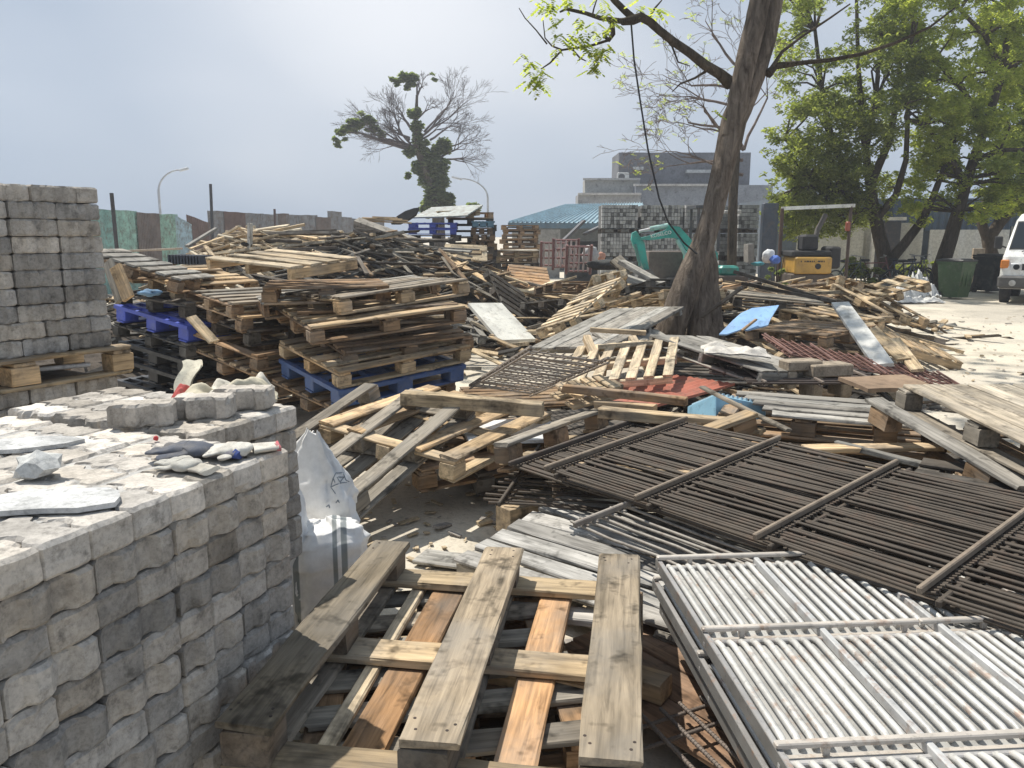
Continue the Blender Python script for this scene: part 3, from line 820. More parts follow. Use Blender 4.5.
for u, v, q, n in ((553, 4, 10, 10), (540, 0, 8, 6), (570, 2, 12, 9), (527, 59, 7, 7), (532, 64, 6, 5), (536, 80, 10, 16), (541, 74, 8, 9), (570, 38, 8, 7), (562, 34, 5, 4), (597, 27, 13, 10), (588, 40, 11, 9),
                   (593, 55, 10, 11), (601, 53, 9, 9), (592, 67, 6, 8), (606, 46, 7, 6), (610, 16, 14, 10), (600, 4, 11, 8), (640, 6, 9, 6), (655, 12, 7, 5), (638, 14, 6, 4), (556, 50, 5, 4), (556, 24, 10, 5), (580, 22, 10, 6),
                   (712, 112, 5, 3)):
    leaf_spray(mb, P(u, v, YT - .25), q / FPX * YT, n, .14, r, .8)
for _ in range(46):           # canopy above the frame: shades the heap and the yard as in the photograph
    c = Vector((2 + r.gauss(0, 2.2), YT + 2.4 + r.gauss(0, 2.0), 8.5 + r.gauss(0, 1.1))); leaf_spray(mb, c, .8, 14, .24, r, .6)
mb.build('leaves', LEAF_L, t, None, inv)
# cable slung over the limb
mb = MB(); ps = [(631, 22), (634, 60), (640, 100), (648, 150), (659, 198), (668, 222), (684, 243), (697, 254)]
mb.tube([P(u, v, YT - .15 - .02 * i) for i, (u, v) in enumerate(ps)], .011, 5)
tag(mb.build('hanging_cable', RUBBER), 'thin dark cable hanging from a limb of the leaning tree', 'cable')

# the bare tree behind the trunk
def bare_tree(name, label, base, Y, dirs, L, rad, depth, seed, mat, spread, up, leafn=0, leafmat=LEAF_M, lsize=.2, trunk_pts=None, kids=(2, 3), group=None, tmat=None):
    global t
    t = thing(name, label, 'tree', T(base.x, base.y, 0), group); inv = t.matrix_world.inverted(); r = random.Random(seed); mb = MB(); tips = []
    if trunk_pts:
        tp = [P(u, v, Y) for u, v, _ in trunk_pts]; mb.tube(tp, [q / FPX * Y for _, _, q in trunk_pts], 10); start = tp[-1]
    else: start = base
    mb.build('trunk', tmat or mat, t, None, inv); mb = MB()
    for s, d, l in dirs: grow(mb, s if s is not None else start, d, l, rad, depth, r, tips, spread, up, 4, kids, .66, .006)
    mb.build('branches', mat, t, None, inv)
    return t, inv, tips, r
b = P(742, 262, 22)
s = P(744, 150, 22)
t, inv, tips, r = bare_tree('bare_tree', 'thin bare tree with tangled dry twigs behind the leaning trunk', b, 22,
    [(P(743, 175, 22), (-1, -.1, .35), 1.5), (P(744, 150, 22), (-.9, .1, .7), 1.6), (s, (-.5, 0, 1), 1.5), (P(743, 130, 22), (-1, 0, .3), 1.5), (P(743, 110, 22), (-1, .3, .7), 1.5), (P(743, 90, 22), (-1, .1, .4), 1.4), (s, (.3, .2, 1), 1.5), (P(743, 160, 22), (-1, .2, .1), 1.4), (P(743, 70, 22), (-.8, .1, .8), 1.3)], 1.8, .045, 5, 21, TWIG, .5, .0,
    trunk_pts=[(731, 300, 5), (732, 250, 4.6), (733, 200, 4.4), (736, 150, 4), (740, 110, 3.4), (742, 65, 2.4)], tmat=BARKD)
mb = MB()
for q, d in tips[::7]: leaf_spray(mb, q, .12, 2, .16, r, .4)
mb.build('leaves', LEAF_L, t, None, inv)

# ivy covered half dead tree on the horizon
YI = 44
b = P(436, 250, YI)
D = lambda u, v: P(u, v, YI) 
def dirn(u0, v0, u1, v1): d = D(u1, v1) - D(u0, v0); return (d.x, d.y + r.uniform(-.3, .3) * d.length, d.z), d.length
br = []
for u0, v0, u1, v1 in ((440, 158, 470, 142), (442, 160, 480, 150), (418, 150, 380, 142), (414, 152, 376, 134), (410, 140, 385, 122), (413, 142, 455, 112), (420, 138, 470, 112), (424, 132, 462, 98), (414, 148, 372, 144), (436, 150, 470, 130), (412, 130, 392, 108), (417, 96, 428, 80), (420, 140, 445, 122), (430, 140, 462, 122), (412, 150, 384, 136), (416, 120, 436, 102), (412, 148, 366, 140), (411, 144, 380, 116), (410, 138, 372, 124), (414, 146, 358, 136), (413, 132, 396, 104)):
    d, l = dirn(u0, v0, u1, v1); br.append((D(u0, v0), d, l * .62))
t, inv, tips, r = bare_tree('ivy_tree', 'half dead tree smothered in ivy, its bare branches spread against the sky', b, YI, br, 2, .065, 4, 33, TWIGD, .34, .012, kids=(3, 4),
    trunk_pts=[(440, 262, 7), (438, 212, 6), (432, 185, 5.4), (424, 165, 4.6), (416, 145, 3), (416, 120, 2), (417, 95, 1.2)], tmat=BARKD)
mb = MB(); k = lambda q: q / FPX * YI
cl_ = [(D(u + r.gauss(0, q * .42), v + r.gauss(0, q * .42)), k(q) * r.uniform(.4, .75), 1.0) for u, v, q in ((438, 206, 11), (430, 204, 8), (444, 200, 10), (432, 192, 11), (440, 188, 9), (428, 178, 9), (436, 172, 9), (422, 168, 8), (428, 160, 8), (438, 152, 7), (446, 146, 6), (422, 150, 6), (418, 140, 6), (416, 128, 6), (414, 115, 5), (418, 112, 4), (410, 152, 5), (450, 198, 6), (427, 212, 6), (408, 176, 3)) for _ in range(11)]
leaf_cloud(mb, cl_, 15000, .24, r, .7, .9)
mb.build('ivy', LEAF_I, t, None, inv)
mb = MB()
cl_ = [(D(u + r.gauss(0, q * .5), v + r.gauss(0, q * .4)), k(q) * r.uniform(.3, .65), .8) for u, v, q in ((340, 131, 6), (350, 126, 7), (360, 124, 7), (371, 121, 7), (338, 141, 5), (337, 146, 3), (372, 130, 6), (382, 134, 4), (395, 82, 5), (402, 80, 6), (410, 82, 6), (414, 78, 5), (408, 88, 4), (432, 74, 2), (434, 80, 2)) for _ in range(5)]
leaf_cloud(mb, cl_, 1800, .30, r, .7, .8); mb.build('leaf_clumps', LEAF_I, t, None, inv)
mb = MB(); mb.tube([D(417, 100), D(417, 84)], .05, 5); mb.tube([D(412, 150), D(385, 142), D(360, 133), D(342, 132)], [.12, .09, .06, .03], 5); mb.build('limb', TWIGD, t, None, inv)
# low bush on the horizon by the ivy tree
mb = MB(); leaf_cloud(mb, [(D(470 + 3 * i, 207), k(5), .8) for i in range(3)], 260, .3, r, .7, .8)
mb.tube([D(473, 240), D(473, 207)], .06, 5); tag(mb.build('bush', LEAF_I), 'small bush showing above the pallet stack beside the ivy tree', 'bush')

# leafy trees on the right
def leafy(name, label, Y, trunks, limbs, clumps, n, size, mats, seed, spread_y=1.2, barkm=BARKD, group=None):
    b = P(trunks[0][0][0], 250, Y); t = thing(name, label, 'tree', T(b.x, Y, 0), group); inv = t.matrix_world.inverted(); r = random.Random(seed)
    mb = MB()
    for tr in trunks: 
        pp = [P(u, v, Y + dy) for u, v, q, dy in tr]
        if tr is trunks[0] or tr[0][1] > 270: pp[0].z = min(pp[0].z, -.05)
        mb.tube(pp, [q / FPX * Y for _, _, q, _ in tr], 10)
    mb.build('trunk', barkm, t, None, inv)
    mb = MB(); tips = []
    for tr in limbs: mb.tube([P(u, v, Y + dy) for u, v, q, dy in tr], [q / FPX * Y for _, _, q, dy in tr], 6)
    # twigs feeding each clump
    src = [P(u, v, Y + dy) for tr in limbs + trunks for u, v, q, dy in tr if v < 215]
    groups = {}
    for (u, v, q, dy, mi) in clumps:
        c = P(u, v, Y + dy); near = min(src, key=lambda s: (s - c).length + max(0, s.z - c.z) * 1.5)
        m_ = near.lerp(c, .5) + Vector((r.gauss(0, .15), r.gauss(0, .15), .12)); mb.tube([near, m_, c], [.04, .028, .01], 4, False)
        groups.setdefault(mi, []).append((c, q / FPX * Y, .8))
    mb.build('branches', barkm, t, None, inv)
    tot = sum(c[1] ** 2 for g_ in groups.values() for c in g_)
    for mi, g_ in groups.items():
        mb = MB(); share = sum(c[1] ** 2 for c in g_) / tot
        sub = []
        for c, rad, sq in g_:                      # break each clump into small sprays
            for _ in range(16):
                d = Vector((r.gauss(0, 1), r.gauss(0, 1), r.gauss(0, 1))).normalized() * rad * r.uniform(.15, 1.25)
                sub.append((c + Vector((d.x, d.y, d.z * .85)), rad * r.uniform(.16, .5), r.uniform(.45, .95)))
        leaf_cloud(mb, sub, int(n * share), size, r, .40, .9, .5)
        mb.build('crown', mats[mi], t, None, inv)
    return t
rr = random.Random(77)
def scatter(u0, u1, v0, v1, q0, q1, n, mi, dy=1.5, keep=None):
    out = []
    for _ in range(n):
        u, v = rr.uniform(u0, u1), rr.uniform(v0, v1)
        if keep and not keep(u, v): continue
        out.append((u, v, rr.uniform(q0, q1), rr.uniform(-dy, dy), mi))
    return out
Ya = 24
tr = [[(888, 292, 9.5, 0), (886, 262, 7.2, 0), (879, 235, 6.4, 0), (873, 205, 5.4, 0), (868, 170, 3.8, .1), (862, 120, 2.8, .1), (858, 60, 2, .2), (856, -20, 1.3, .2)],
      [(887, 264, 5.6, 0), (905, 243, 4.6, -.1), (921, 222, 4, -.2), (932, 200, 3.2, -.3), (945, 165, 2.4, -.3), (955, 120, 1.6, -.3)]]
li = [[(873, 210, 5, 0), (850, 180, 4, .3), (832, 140, 3.2, .5), (822, 90, 2.5, .6), (815, 30, 1.8, .7)], [(870, 185, 4.5, 0), (890, 140, 3.4, .3), (898, 90, 2.6, .3), (902, 30, 2, .3)],
      [(876, 220, 4, 0), (896, 195, 3.4, -.3), (906, 160, 2.6, -.5), (908, 110, 2, -.5)], [(862, 200, 3, 0), (835, 190, 2.4, -.4), (805, 185, 1.8, -.6)], [(850, 175, 3, .3), (815, 150, 2.2, 0), (785, 140, 1.4, 0)], [(866, 150, 3, .1), (876, 100, 2.2, -.2), (880, 40, 1.6, -.2)]]
edge = lambda u, v: u > 768 + 24 * math.sin(v * .05)
cl1 = (scatter(795, 905, 100, 190, 15, 25, 34, 0, 1.4) + scatter(775, 875, 165, 232, 11, 19, 30, 0, 1.2, lambda u, v: v < 232 - max(0, u - 800) * .06) + scatter(758, 800, 130, 215, 8, 14, 12, 1, 1.0, lambda u, v: u > 762)
       + scatter(770, 930, 30, 110, 13, 22, 34, 1, 1.6) + scatter(765, 930, -50, 40, 14, 22, 26, 1, 1.8) + scatter(785, 880, 195, 236, 9, 14, 20, 0, 1))
leafy('dense_tree', 'tall dark leafy tree with a forked trunk behind the yellow machine', Ya, tr, li, [c for c in cl1 if not (888 < c[0] < 914 and 112 < c[1] < 195)], 60000, .125, [LEAF_D, LEAF_M], 5)
Yb = 23.5
tr = [[(934, 296, 8.8, 0), (940, 270, 7.6, 0), (950, 240, 6.8, 0), (958, 212, 6, 0), (967, 180, 5, 0), (984, 130, 4.2, 0), (1004, 70, 3.2, .1), (1010, 10, 3.4, .2), (1012, -60, 2.4, .2)]]
li = [[(966, 185, 4, 0), (945, 150, 3, -.3), (925, 125, 2.2, -.5), (905, 118, 1.4, -.6)], [(985, 130, 4, 0), (960, 85, 2.8, -.4), (935, 60, 2, -.5), (910, 48, 1.3, -.5)], [(1003, 75, 3.4, .1), (985, 35, 2.4, -.3), (960, 10, 1.6, -.4)], [(975, 160, 3, 0), (1000, 150, 2.4, -.6), (1030, 150, 1.8, -.8)]]
cl2 = (scatter(900, 1000, 120, 185, 10, 18, 30, 0, 1.2, lambda u, v: v < 196 and v > 122 + (950 - u) * .25) + scatter(905, 1015, 172, 216, 8, 13, 24, 0, .9) + scatter(895, 1035, 50, 122, 12, 20, 34, 0, 1.6) + scatter(895, 1040, -50, 55, 14, 22, 34, 0, 1.8)
       + scatter(985, 1040, 120, 200, 12, 18, 12, 1, 1.3))
leafy('feathery_tree', 'light green feathery tree leaning over the bins beside the white van', Yb, tr, li, [c for c in cl2 if not (888 < c[0] < 912 and 100 < c[1] < 190)], 62000, .11, [LEAF_L, LEAF_M], 6)
Yc = 26
tr = [[(998, 290, 8, 0), (993, 262, 7, 0), (988, 240, 6, 0), (1000, 222, 5.5, 0), (1015, 205, 5, 0), (1030, 170, 4, 0), (1034, 90, 3, 0)], [(990, 246, 5, 0), (982, 225, 4.5, 0), (984, 206, 4, 0), (992, 188, 3, 0)]]
li = [[(1030, 170, 3, 0), (1010, 130, 2, .3), (1000, 90, 1.4, .3)]]
cl3 = scatter(985, 1060, 130, 215, 12, 18, 18, 0, 1.2, lambda u, v: v < 226) + scatter(970, 1060, 20, 130, 14, 22, 16, 0, 1.4)
leafy('shade_tree', 'dark forked tree standing close behind the white van', Yc, tr, li, cl3, 24000, .14, [LEAF_D], 8)
# undergrowth between the trunks
def shrub(u, vb, vt, wpx, Y, label, seed, mat=LEAF_D, group=None, size=.16):
    r = random.Random(seed); p = P(u, vb, Y); p.z = 0; top = P(u, vt, Y).z; w_ = wpx / FPX * Y
    t = thing('shrub', label, 'shrub', T(*p), group); mb = MB()
    for _ in range(9): mb.tube([(0, 0, 0), (r.gauss(0, w_ * .35), r.gauss(0, .2), top * r.uniform(.5, .95))], [.02, .006], 4, False)
    mb.build('stems', BARKD, t)
    mb = MB(); leaf_cloud(mb, [((r.gauss(0, w_ * .4), r.gauss(0, .25), top * r.uniform(.25, .85)), w_ * .3, .9) for _ in range(12)], 420, size, r, .5, .9); mb.build('foliage', mat, t)
shrub(852, 290, 252, 14, 22.8, 'dark shrub growing beside the yellow machine', 1)
shrub(866, 292, 262, 12, 22.4, 'low dark shrub just left of the forked trunk', 2)
shrub(908, 288, 262, 14, 25.2, 'dark shrub behind the parked bicycles', 3)
shrub(925, 286, 258, 10, 25.6, 'thin leafy shrub close to the feathery tree trunk', 4, LEAF_M)
shrub(776, 282, 250, 9, 17, 'small pale leafed weed bush left of the yellow machine', 5, LEAF_I, None, .1)
# ------------------------------------------------------------------ heaps
HEAPS = [(-4.9, 15.2, 1.8, 1.5, 1.5), (-2.6, 14.8, 1.6, 1.6, 1.36), (-1.1, 14.2, 1.2, 1.5, .95), (.6, 15.5, 2.4, 2.2, .55), (-2.4, 9.8, 1.6, 1.6, .75), (4.5, 12.6, 2.1, 1.7, .62), (4.4, 15.6, 1.6, 1.6, .55),
         (2.4, 12.2, 1.5, 1.3, .3), (-6.2, 10.5, 1.8, 2.4, .9), (3.2, 8.6, 1.2, 1.4, .18), (1.6, 6.6, 1.5, 1.2, .12), (-.9, 11.8, 1.4, 1.0, .3)]
def hz_(x, y):
    h = 0
    for cx, cy, rx, ry, hh in HEAPS:
        q = ((x - cx) / rx) ** 2 + ((y - cy) / ry) ** 2
        if q < 6: h = max(h, hh * math.exp(-q * .8)) if h == 0 else max(h, hh * math.exp(-q * .8)) + .25 * min(h, hh * math.exp(-q * .8))
    return h + .05 * noise.noise(Vector((x * 1.3, y * 1.3, 0)))
r = random.Random(9); mb = MB()
def base(u, v):
    x, y = -8.5 + 16.5 * u, 5.2 + 13.5 * v; h = hz_(x, y)
    return (x, y, h - .26 + .05 * noise.noise(Vector((x * 5, y * 5, 1))) if h > .1 else -.1)
mb.mi = 0; mb.sheet(base, 90, 80, False)
TINTS = [GREY, BROWN, TAN, DARK, DARK, SILV, BROWN]
for i in range(3400):
    k = r.randrange(len(HEAPS)); cx, cy, rx, ry, hh = HEAPS[k]
    x, y = r.gauss(cx, rx * .62), r.gauss(cy, ry * .62); h = hz_(x, y)
    if h < .06 or x > 5.8 and y < 12: continue
    L = r.uniform(.12, .9) * (1.3 if k in (0, 1, 2) else 1); a = r.uniform(0, 3.14); d = Vector((math.cos(a), math.sin(a), r.uniform(-.3, .3))) * L / 2
    c = Vector((x, y, h - r.uniform(.02, .12))); mb.mi = 1 + r.randrange(5)
    mb.stick(c - d, c + d, r.choice((.03, .045, .07, .09)), r.choice((.018, .025, .04)), r.uniform(-.5, .5))
def tinted(name, c):
    m = make_concrete(name, c, .35, 2); return m
RUB = [tinted('rubble_dirt', (.10, .083, .068)), tinted('scrap_dark', (.10, .085, .07)), tinted('scrap_brown', (.26, .19, .125)), tinted('scrap_grey', (.28, .26, .225)), tinted('scrap_tan', (.55, .42, .27)), tinted('scrap_black', (.05, .046, .042))]
o = mb.build('timber_debris', RUB); o['kind'] = 'stuff'; o['label'] = 'splintered timber scraps and dirt making up the heaps'

def gauss_in(cx, cy, sx, sy): return lambda r: (r.gauss(cx, sx), r.gauss(cy, sy))
heap_sticks(90, gauss_in(-4.9, 14.6, .8, .6), hz_, (.7, 1.7), [(.09, .03), (.07, .04), (.05, .05), (.1, .022)], [PALE, PALE, PINE, (.78, .66, .48)], 'fresh pale batten in the pale timber heap before the tin fence', 'battens of the pale timber heap', 'pale_batten', (-22, 24), 1, .6)
heap_sticks(95, gauss_in(-2.7, 14.0, 1.0, .8), hz_, (.7, 1.7), [(.07, .03), (.05, .05), (.1, .02), (.04, .04)], [DARK, DARK, BROWN, CHAR, GREY], 'dark weathered timber in the large dark heap right of the pale heap', 'timbers of the dark heap', 'dark_timber', (-14, 24), 2, .6)
heap_sticks(26, gauss_in(-2.0, 12.8, 1.0, .7), hz_, (.5, 1.3), [(.06, .03), (.09, .02)], [SILV, TAN, GREY], 'loose grey lath lying on the front slope of the dark heap', 'laths on the dark heap', 'grey_lath', (-25, 30), 3, .5)
heap_sticks(70, lambda r: (min(5.1, r.gauss(4.2, .95)), r.gauss(12.6, .9)), hz_, (.6, 1.7), [(.09, .02), (.1, .03), (.06, .05)], [TAN, PINE, PALE, DARK, PINE, BROWN], 'broken board in the heap between the leaning tree and the pale ground', 'broken boards of the heap by the leaning tree', 'broken_board', (-20, 35), 4, .5)
heap_sticks(30, gauss_in(4.2, 15.6, 1.0, .6), hz_, (.9, 2.0), [(.1, .03), (.12, .025)], [TAN, ORANGE, PINE], 'tan board in the low lumber pile before the yellow machine', 'boards of the lumber pile before the yellow machine', 'tan_board', (-6, 14), 5, .25)
heap_sticks(64, gauss_in(.4, 14.6, 1.7, 1.4), hz_, (.6, 1.6), [(.09, .02), (.08, .04), (.05, .05)], [BROWN, DARK, PINE, TAN, PALE], 'old board in the low scrap between the pallet stacks and the tree', 'boards of the low middle scrap', 'old_board', (-10, 40), 6, .4)
heap_sticks(16, gauss_in(-.6, 10.8, .8, .8), hz_, (.3, .8), [(.09, .02), (.05, .05)], [PINE, TAN, PALE], 'short offcut lying on the bare patch by the white panel', 'offcuts by the white panel', 'offcut', (0, 60), 7, .2, .02)

# ------------------------------------------------------------------ centre stack of pallets
GC = 'wooden pallets in the scrap yard'
def fp(label, A, B, C, YA, Lx, Ly, tint, wz=.35, hint=None, **k):
    M = fit(A, B, C, YA, Lx, Ly, wz, hint)
    if DEBUG: print('FIT %-62s cos-fix z=%.2f tilt=%.0f zx=%.2f zy=%.2f loc=%s' % (label[:62], M[2][3], math.degrees(math.acos(max(-1, min(1, M[2][2])))), M[2][0], M[2][1], tuple(round(q, 2) for q in M.translation)))
    return pallet(M, Lx, Ly, label, tint, **k)
DEBUG = False
# (corner pixel, distance, yaw, rise along x, rise along y)
def sp(label, A, YA, yaw, sx, sy, Lx, Ly, tint, fn=pallet, **k):
    M = frame(aty(A[0], A[1], YA), yaw, sx, sy)
    if fn is plastic_pallet: return plastic_pallet(M, Lx, Ly, label, tint, **k)
    return pallet(M, Lx, Ly, label, tint, **k)
sp('tan pallet lying right on top of the blue plastic one', (339, 372), 5.8, 41, .07, .14, 1.25, 1.0, TAN, nd=6, wb=.1)
M = frame(aty(339, 391, 5.8), 41, .06, .13)
plastic_pallet(M, 1.2, 1.0, 'blue plastic pallet squeezed under the tan wooden pallet', (.055, .11, .27))
sp('dark pallet at the very bottom, beneath the blue plastic one', (341, 411), 5.9, 47, .06, .13, 1.2, 1.0, BROWN)
sp('dark pallet in shade right above the tan one', (345, 352), 6.05, 33, .05, .12, 1.15, .95, BROWN, nd=6)
sp('brown pallet jutting out to the near left, third from the stack top', (310, 327), 5.85, 30, .08, .09, 1.3, 1.0, TAN, nd=6, tint2=BROWN)
sp('weathered pallet with stepped board ends, second from the stack top', (339, 297), 6.1, 40, .08, -.02, 1.25, 1.0, GREY, nd=7, tint2=TAN)
sp('grey brown pallet lying tilted beneath the weathered one', (296, 312), 6.2, 15, .03, .02, 1.3, 1.0, BROWN, nd=6)
fp('broad pallet with long clean deck boards on the very top of the stack', (291, 267), (205, 257), (346, 256), 6.1, 1.0, .75, PALE, .35, style='stringer', nd=4, wb=.13, H=.12, tint2=TAN, v=.06, under=False)
sp('brown pallet under the broad top pallet, its left end dark', (262, 287), 6.25, 14, .0, .0, 1.0, 1.0, BROWN, nd=6, tint2=BROWN)
sp('thin boarded pallet sloping across the middle of the stack', (262, 303), 6.5, 22, .11, .0, 1.5, .8, SILV, style='stringer', nd=6, tint2=BROWN)
# left wing of the stack
sp('pallet with splintered runner at the foot of the left wing', (256, 392), 6.5, 52, .0, -.0, 1.0, 1.1, BROWN, nd=7)
sp('pallet with slatted underside low in the left wing', (257, 374), 6.5, 51, .03, .14, 1.0, 1.1, TAN, nd=7, tint2=BROWN)
sp('pallet with a loose slanted board on it in the left wing', (258, 356), 6.5, 53, .03, .14, 1.0, 1.1, BROWN, nd=6, skip=(1, 2))
sp('dark pallet near the top of the left wing', (250, 331), 6.65, 48, .0, .1, 1.0, 1.2, DARK, nd=6)
sp('grey pallet with open gaps at the top of the left wing', (232, 303), 6.7, 44, .0, .08, 1.1, 1.0, GREY, nd=6, tint2=BROWN)
sp('tan pallet with three fat blocks between grey ones of the left wing', (242, 317), 6.65, 48, .0, .1, 1.0, 1.1, TAN, nd=6, tint2=BROWN)
p0, p1 = P(192, 318, 6.2), P(213, 341, 6.1); plank(p0, p1, .09, .022, 'short clean board lying slanted across the left wing of the stack', PINE, 10)
# dark pallets and blue plastic at the far left
sp('brown pallet with orange end blocks tilted at the far left top', (176, 285), 7.4, 52, .0, .16, .9, .9, TAN, nd=6, tint2=TAN)
fp('grey boarded pallet tilted up on top of the far left pile', (181, 279), (216, 276), (145, 257), 7.1, .8, .95, SILV, .35, nd=7, tint2=BROWN, v=.08)
sp('old black pallet just above the bright blue plastic one', (186, 303), 7.1, 57, 0, .06, .9, 1.1, DARK, nd=6)
sp('bright blue plastic pallet among black ones at the far left', (188, 326), 7.0, 58, 0, .13, .8, 1.1, (.06, .10, .50), fn=plastic_pallet, H=.16)
sp('black pallet directly beneath the bright blue plastic one', (187, 344), 7.0, 57, 0, .12, .8, 1.15, (.07, .065, .06), nd=6)
sp('black plastic pallet lower down at the far left', (190, 380), 7.0, 57, 0, .10, .8, 1.15, (.03, .03, .032), fn=plastic_pallet, H=.15)
sp('black plastic pallet on the ground at the far left', (187, 402), 7.0, 56, 0, .08, .8, 1.15, (.035, .035, .038), fn=plastic_pallet, H=.15)
sp('black plastic pallet in shade in the middle of the far left pile', (186, 361), 7.0, 55, 0, .09, .8, 1.1, (.03, .03, .03), fn=plastic_pallet, H=.14)
plank(P(116, 392, 4.9), P(152, 411, 4.6), .09, .025, 'pale board leaning down beside the lower tier of the high stack', PINE, 0)
plank(P(116, 268, 6.2), P(128, 297, 6.1), .10, .03, 'tan board standing upright at the far left before the fence', TAN, 60)
plank(P(108, 262, 6.4), P(121, 300, 6.2), .10, .03, 'grey board standing upright beside the tan one at the far left', GREY, 60)
# the high stack's middle pallet
Mh = BS @ T(-.06, .03, -.003)
M2 = Matrix((BS.col[1].xyz, -BS.col[0].xyz, Vector((0, 0, 1)))).transposed().to_4x4()
x_ax = BS.col[0].xyz; o_ = BS @ Vector((-.05, .035, -.002))
M2 = Matrix((x_ax, BS.col[1].xyz, Vector((0, 0, 1)))).transposed().to_4x4(); M2.translation = BS @ Vector((-.05, -.96, -.002))
pallet(M2, 1.1, 1.0, 'tan pallet sandwiched between the two tiers of the high paver stack', TAN, nd=7, H=.15, group=GC)
p0 = BS @ Vector((.15, -.02, -.085)); p1 = BS @ Vector((.42, -.12, -.085)); mb = MB(); mb.tube([p0, p1], .012, 8)
tag(mb.build('steel_pipe', PAINT, None, (.6, .6, .6)), 'short pale pipe poking out inside the pallet of the high stack', 'pipe')

# ------------------------------------------------------------------ far pallet stacks on the heap
def far_pallet(M, Lx, Ly, tint, label, group=GC, H=.14):
    t = thing('wooden_pallet', label, 'pallet', M, group); mb = MB()
    for k in range(6): mb.box((Lx / 2, .05 + k * (Ly - .1) / 5, -.011), (Lx, .1, .022))
    mb.build('deck', WOOD, t, vary(tint, .15)); mb = MB()
    for j in range(3):
        mb = MB(); y = .06 + j * (Ly - .12) / 2; mb.box((Lx / 2, y, -H + .011), (Lx, .1, .022))
        for i in range(3): mb.box((.06 + i * (Lx - .12) / 2, y, -.07), (.11, .098, .095))
        mb.build('runner', WOOD, t, vary(tint, .15))
    return t
def far_stack(u0, vtop, Y, n, yaw, tints, label, L=1.15, W=1.0, H=.14, seed=0):
    p = aty(u0, vtop, Y); r = random.Random(seed)
    for k in range(n):
        z = p.z - k * (H + .004)
        if z < .12: break
        far_pallet(frame((p.x + r.uniform(-.05, .05), p.y + r.uniform(-.05, .05), z), yaw + r.uniform(-4, 4)), L, W, r.choice(tints), label, GC, H)
far_stack(450, 212, 18.6, 13, 6, [TAN, BROWN, ORANGE, DARK], 'pallet in the tall mixed stack behind the bright blue ones', 1.05, 1, .14, 1)
far_stack(408, 235, 18.0, 9, 3, [DARK, CHAR, DARK], 'dark pallet in the stack beneath the two bright blue ones', 1.08, 1, .14, 2)
far_stack(472, 228, 18.2, 8, 4, [DARK, BROWN], 'dark pallet in the narrow stack under the dull blue one', .5, .9, .14, 3)
for k, v in enumerate((222.5, 228.5)):
    sp(('upper' if k == 0 else 'lower') + ' of two bright blue plastic pallets capping the far dark stack', (408, v), 17.9, 2 + 2 * k, 0, 0, 1.08, 1.0, (.07, .11, .50), fn=plastic_pallet, H=.13)
sp('dull grey blue plastic pallet on the narrow far stack', (472, 221), 18.1, 3, 0, 0, .5, .9, (.14, .27, .36), fn=plastic_pallet, H=.14)
panel(fit((412, 218), (462, 216), (436, 209), 18.2, 1.2, 1.0, .1), 1.3, 1.2, .03, 'roofing_sheet', 'pale grey sheet lying tilted on top of the far pallet stack', 'sheet', SHEETM, (.36, .39, .37), 7)
sp('brown pallet lying crooked on top of the far mixed stack', (437, 211), 18.5, 14, .05, .0, 1.0, 1.0, TAN, nd=6)
def on_plane(M, u, v):
    n = M.col[2].xyz; r_ = ray(u, v); q = CAM + r_ * ((M.translation - CAM).dot(n) / r_.dot(n)); q = M.inverted() @ q; return q.x, q.y
Mk_ = frame(P(405, 215, 17.0), 0, 0, 2.2); mb = MB(); mb.prism([on_plane(Mk_, u, v) for u, v in ((391, 223), (397, 216), (405, 211), (414, 208), (419, 207.5), (416, 214), (409, 219), (400, 223))], -.08, 0, Mk_)
tag(mb.build('black_board', RUBBER), 'black plastic board sticking up from the crest of the dark heap', 'board')
# the crest of long boards beside the blue pallets
plank(P(357, 223, 15.6), P(414, 243, 15.2), .2, .16, 'thick grey log lying down the crest of the dark heap', SILV, 20, 'log', None, 'log')
for k, (a, b) in enumerate((((358, 219), (408, 221)), ((362, 218), (402, 219.5)), ((366, 221), (412, 223)), ((372, 217), (398, 218)))):
    plank(P(*a, 15.9 + .1 * k), P(*b, 16.2), .12, .03, 'pale board lying level along the crest of the dark heap', PINE, 0, 'crest_board', 'boards along the crest of the dark heap')
plank(P(250, 262, 14.2), P(250, 224, 14.2), .16, .05, 'white board standing upright in the pale timber heap', (.72, .69, .62), 90, 'upright_board')
plank(P(186, 247, 13.2), P(217, 228, 13.8), .09, .04, 'long grey beam leaning up the left flank of the pale heap', SILV, 0, 'leaning_beam')
plank(P(190, 249, 13.0), P(224, 237, 13.4), .08, .03, 'pale beam lying lower along the left flank of the pale heap', PINE, 0, 'leaning_beam')
mb = MB(); a = P(176, 256, 11); b = P(206, 257, 11)
for k in range(11): q = a.lerp(b, k / 10); mb.box((q.x, q.y, q.z - .04), (.02, .5, .12))
mb.box(((a.x + b.x) / 2, a.y + .2, a.z - .09), (b.x - a.x, .5, .02)); tag(mb.build('ribbed_tray', PLASTIC, None, (.05, .06, .08)), 'dark ribbed tray lying behind the far left pallets', 'tray')
lump('rag', 'crumpled blue rag between the pallets at the far left', P(151, 297, 6.9), .06, CLOTH, (.16, .28, .42), 'rag', 5, 3, None, .6, (1.6, .7, .5))

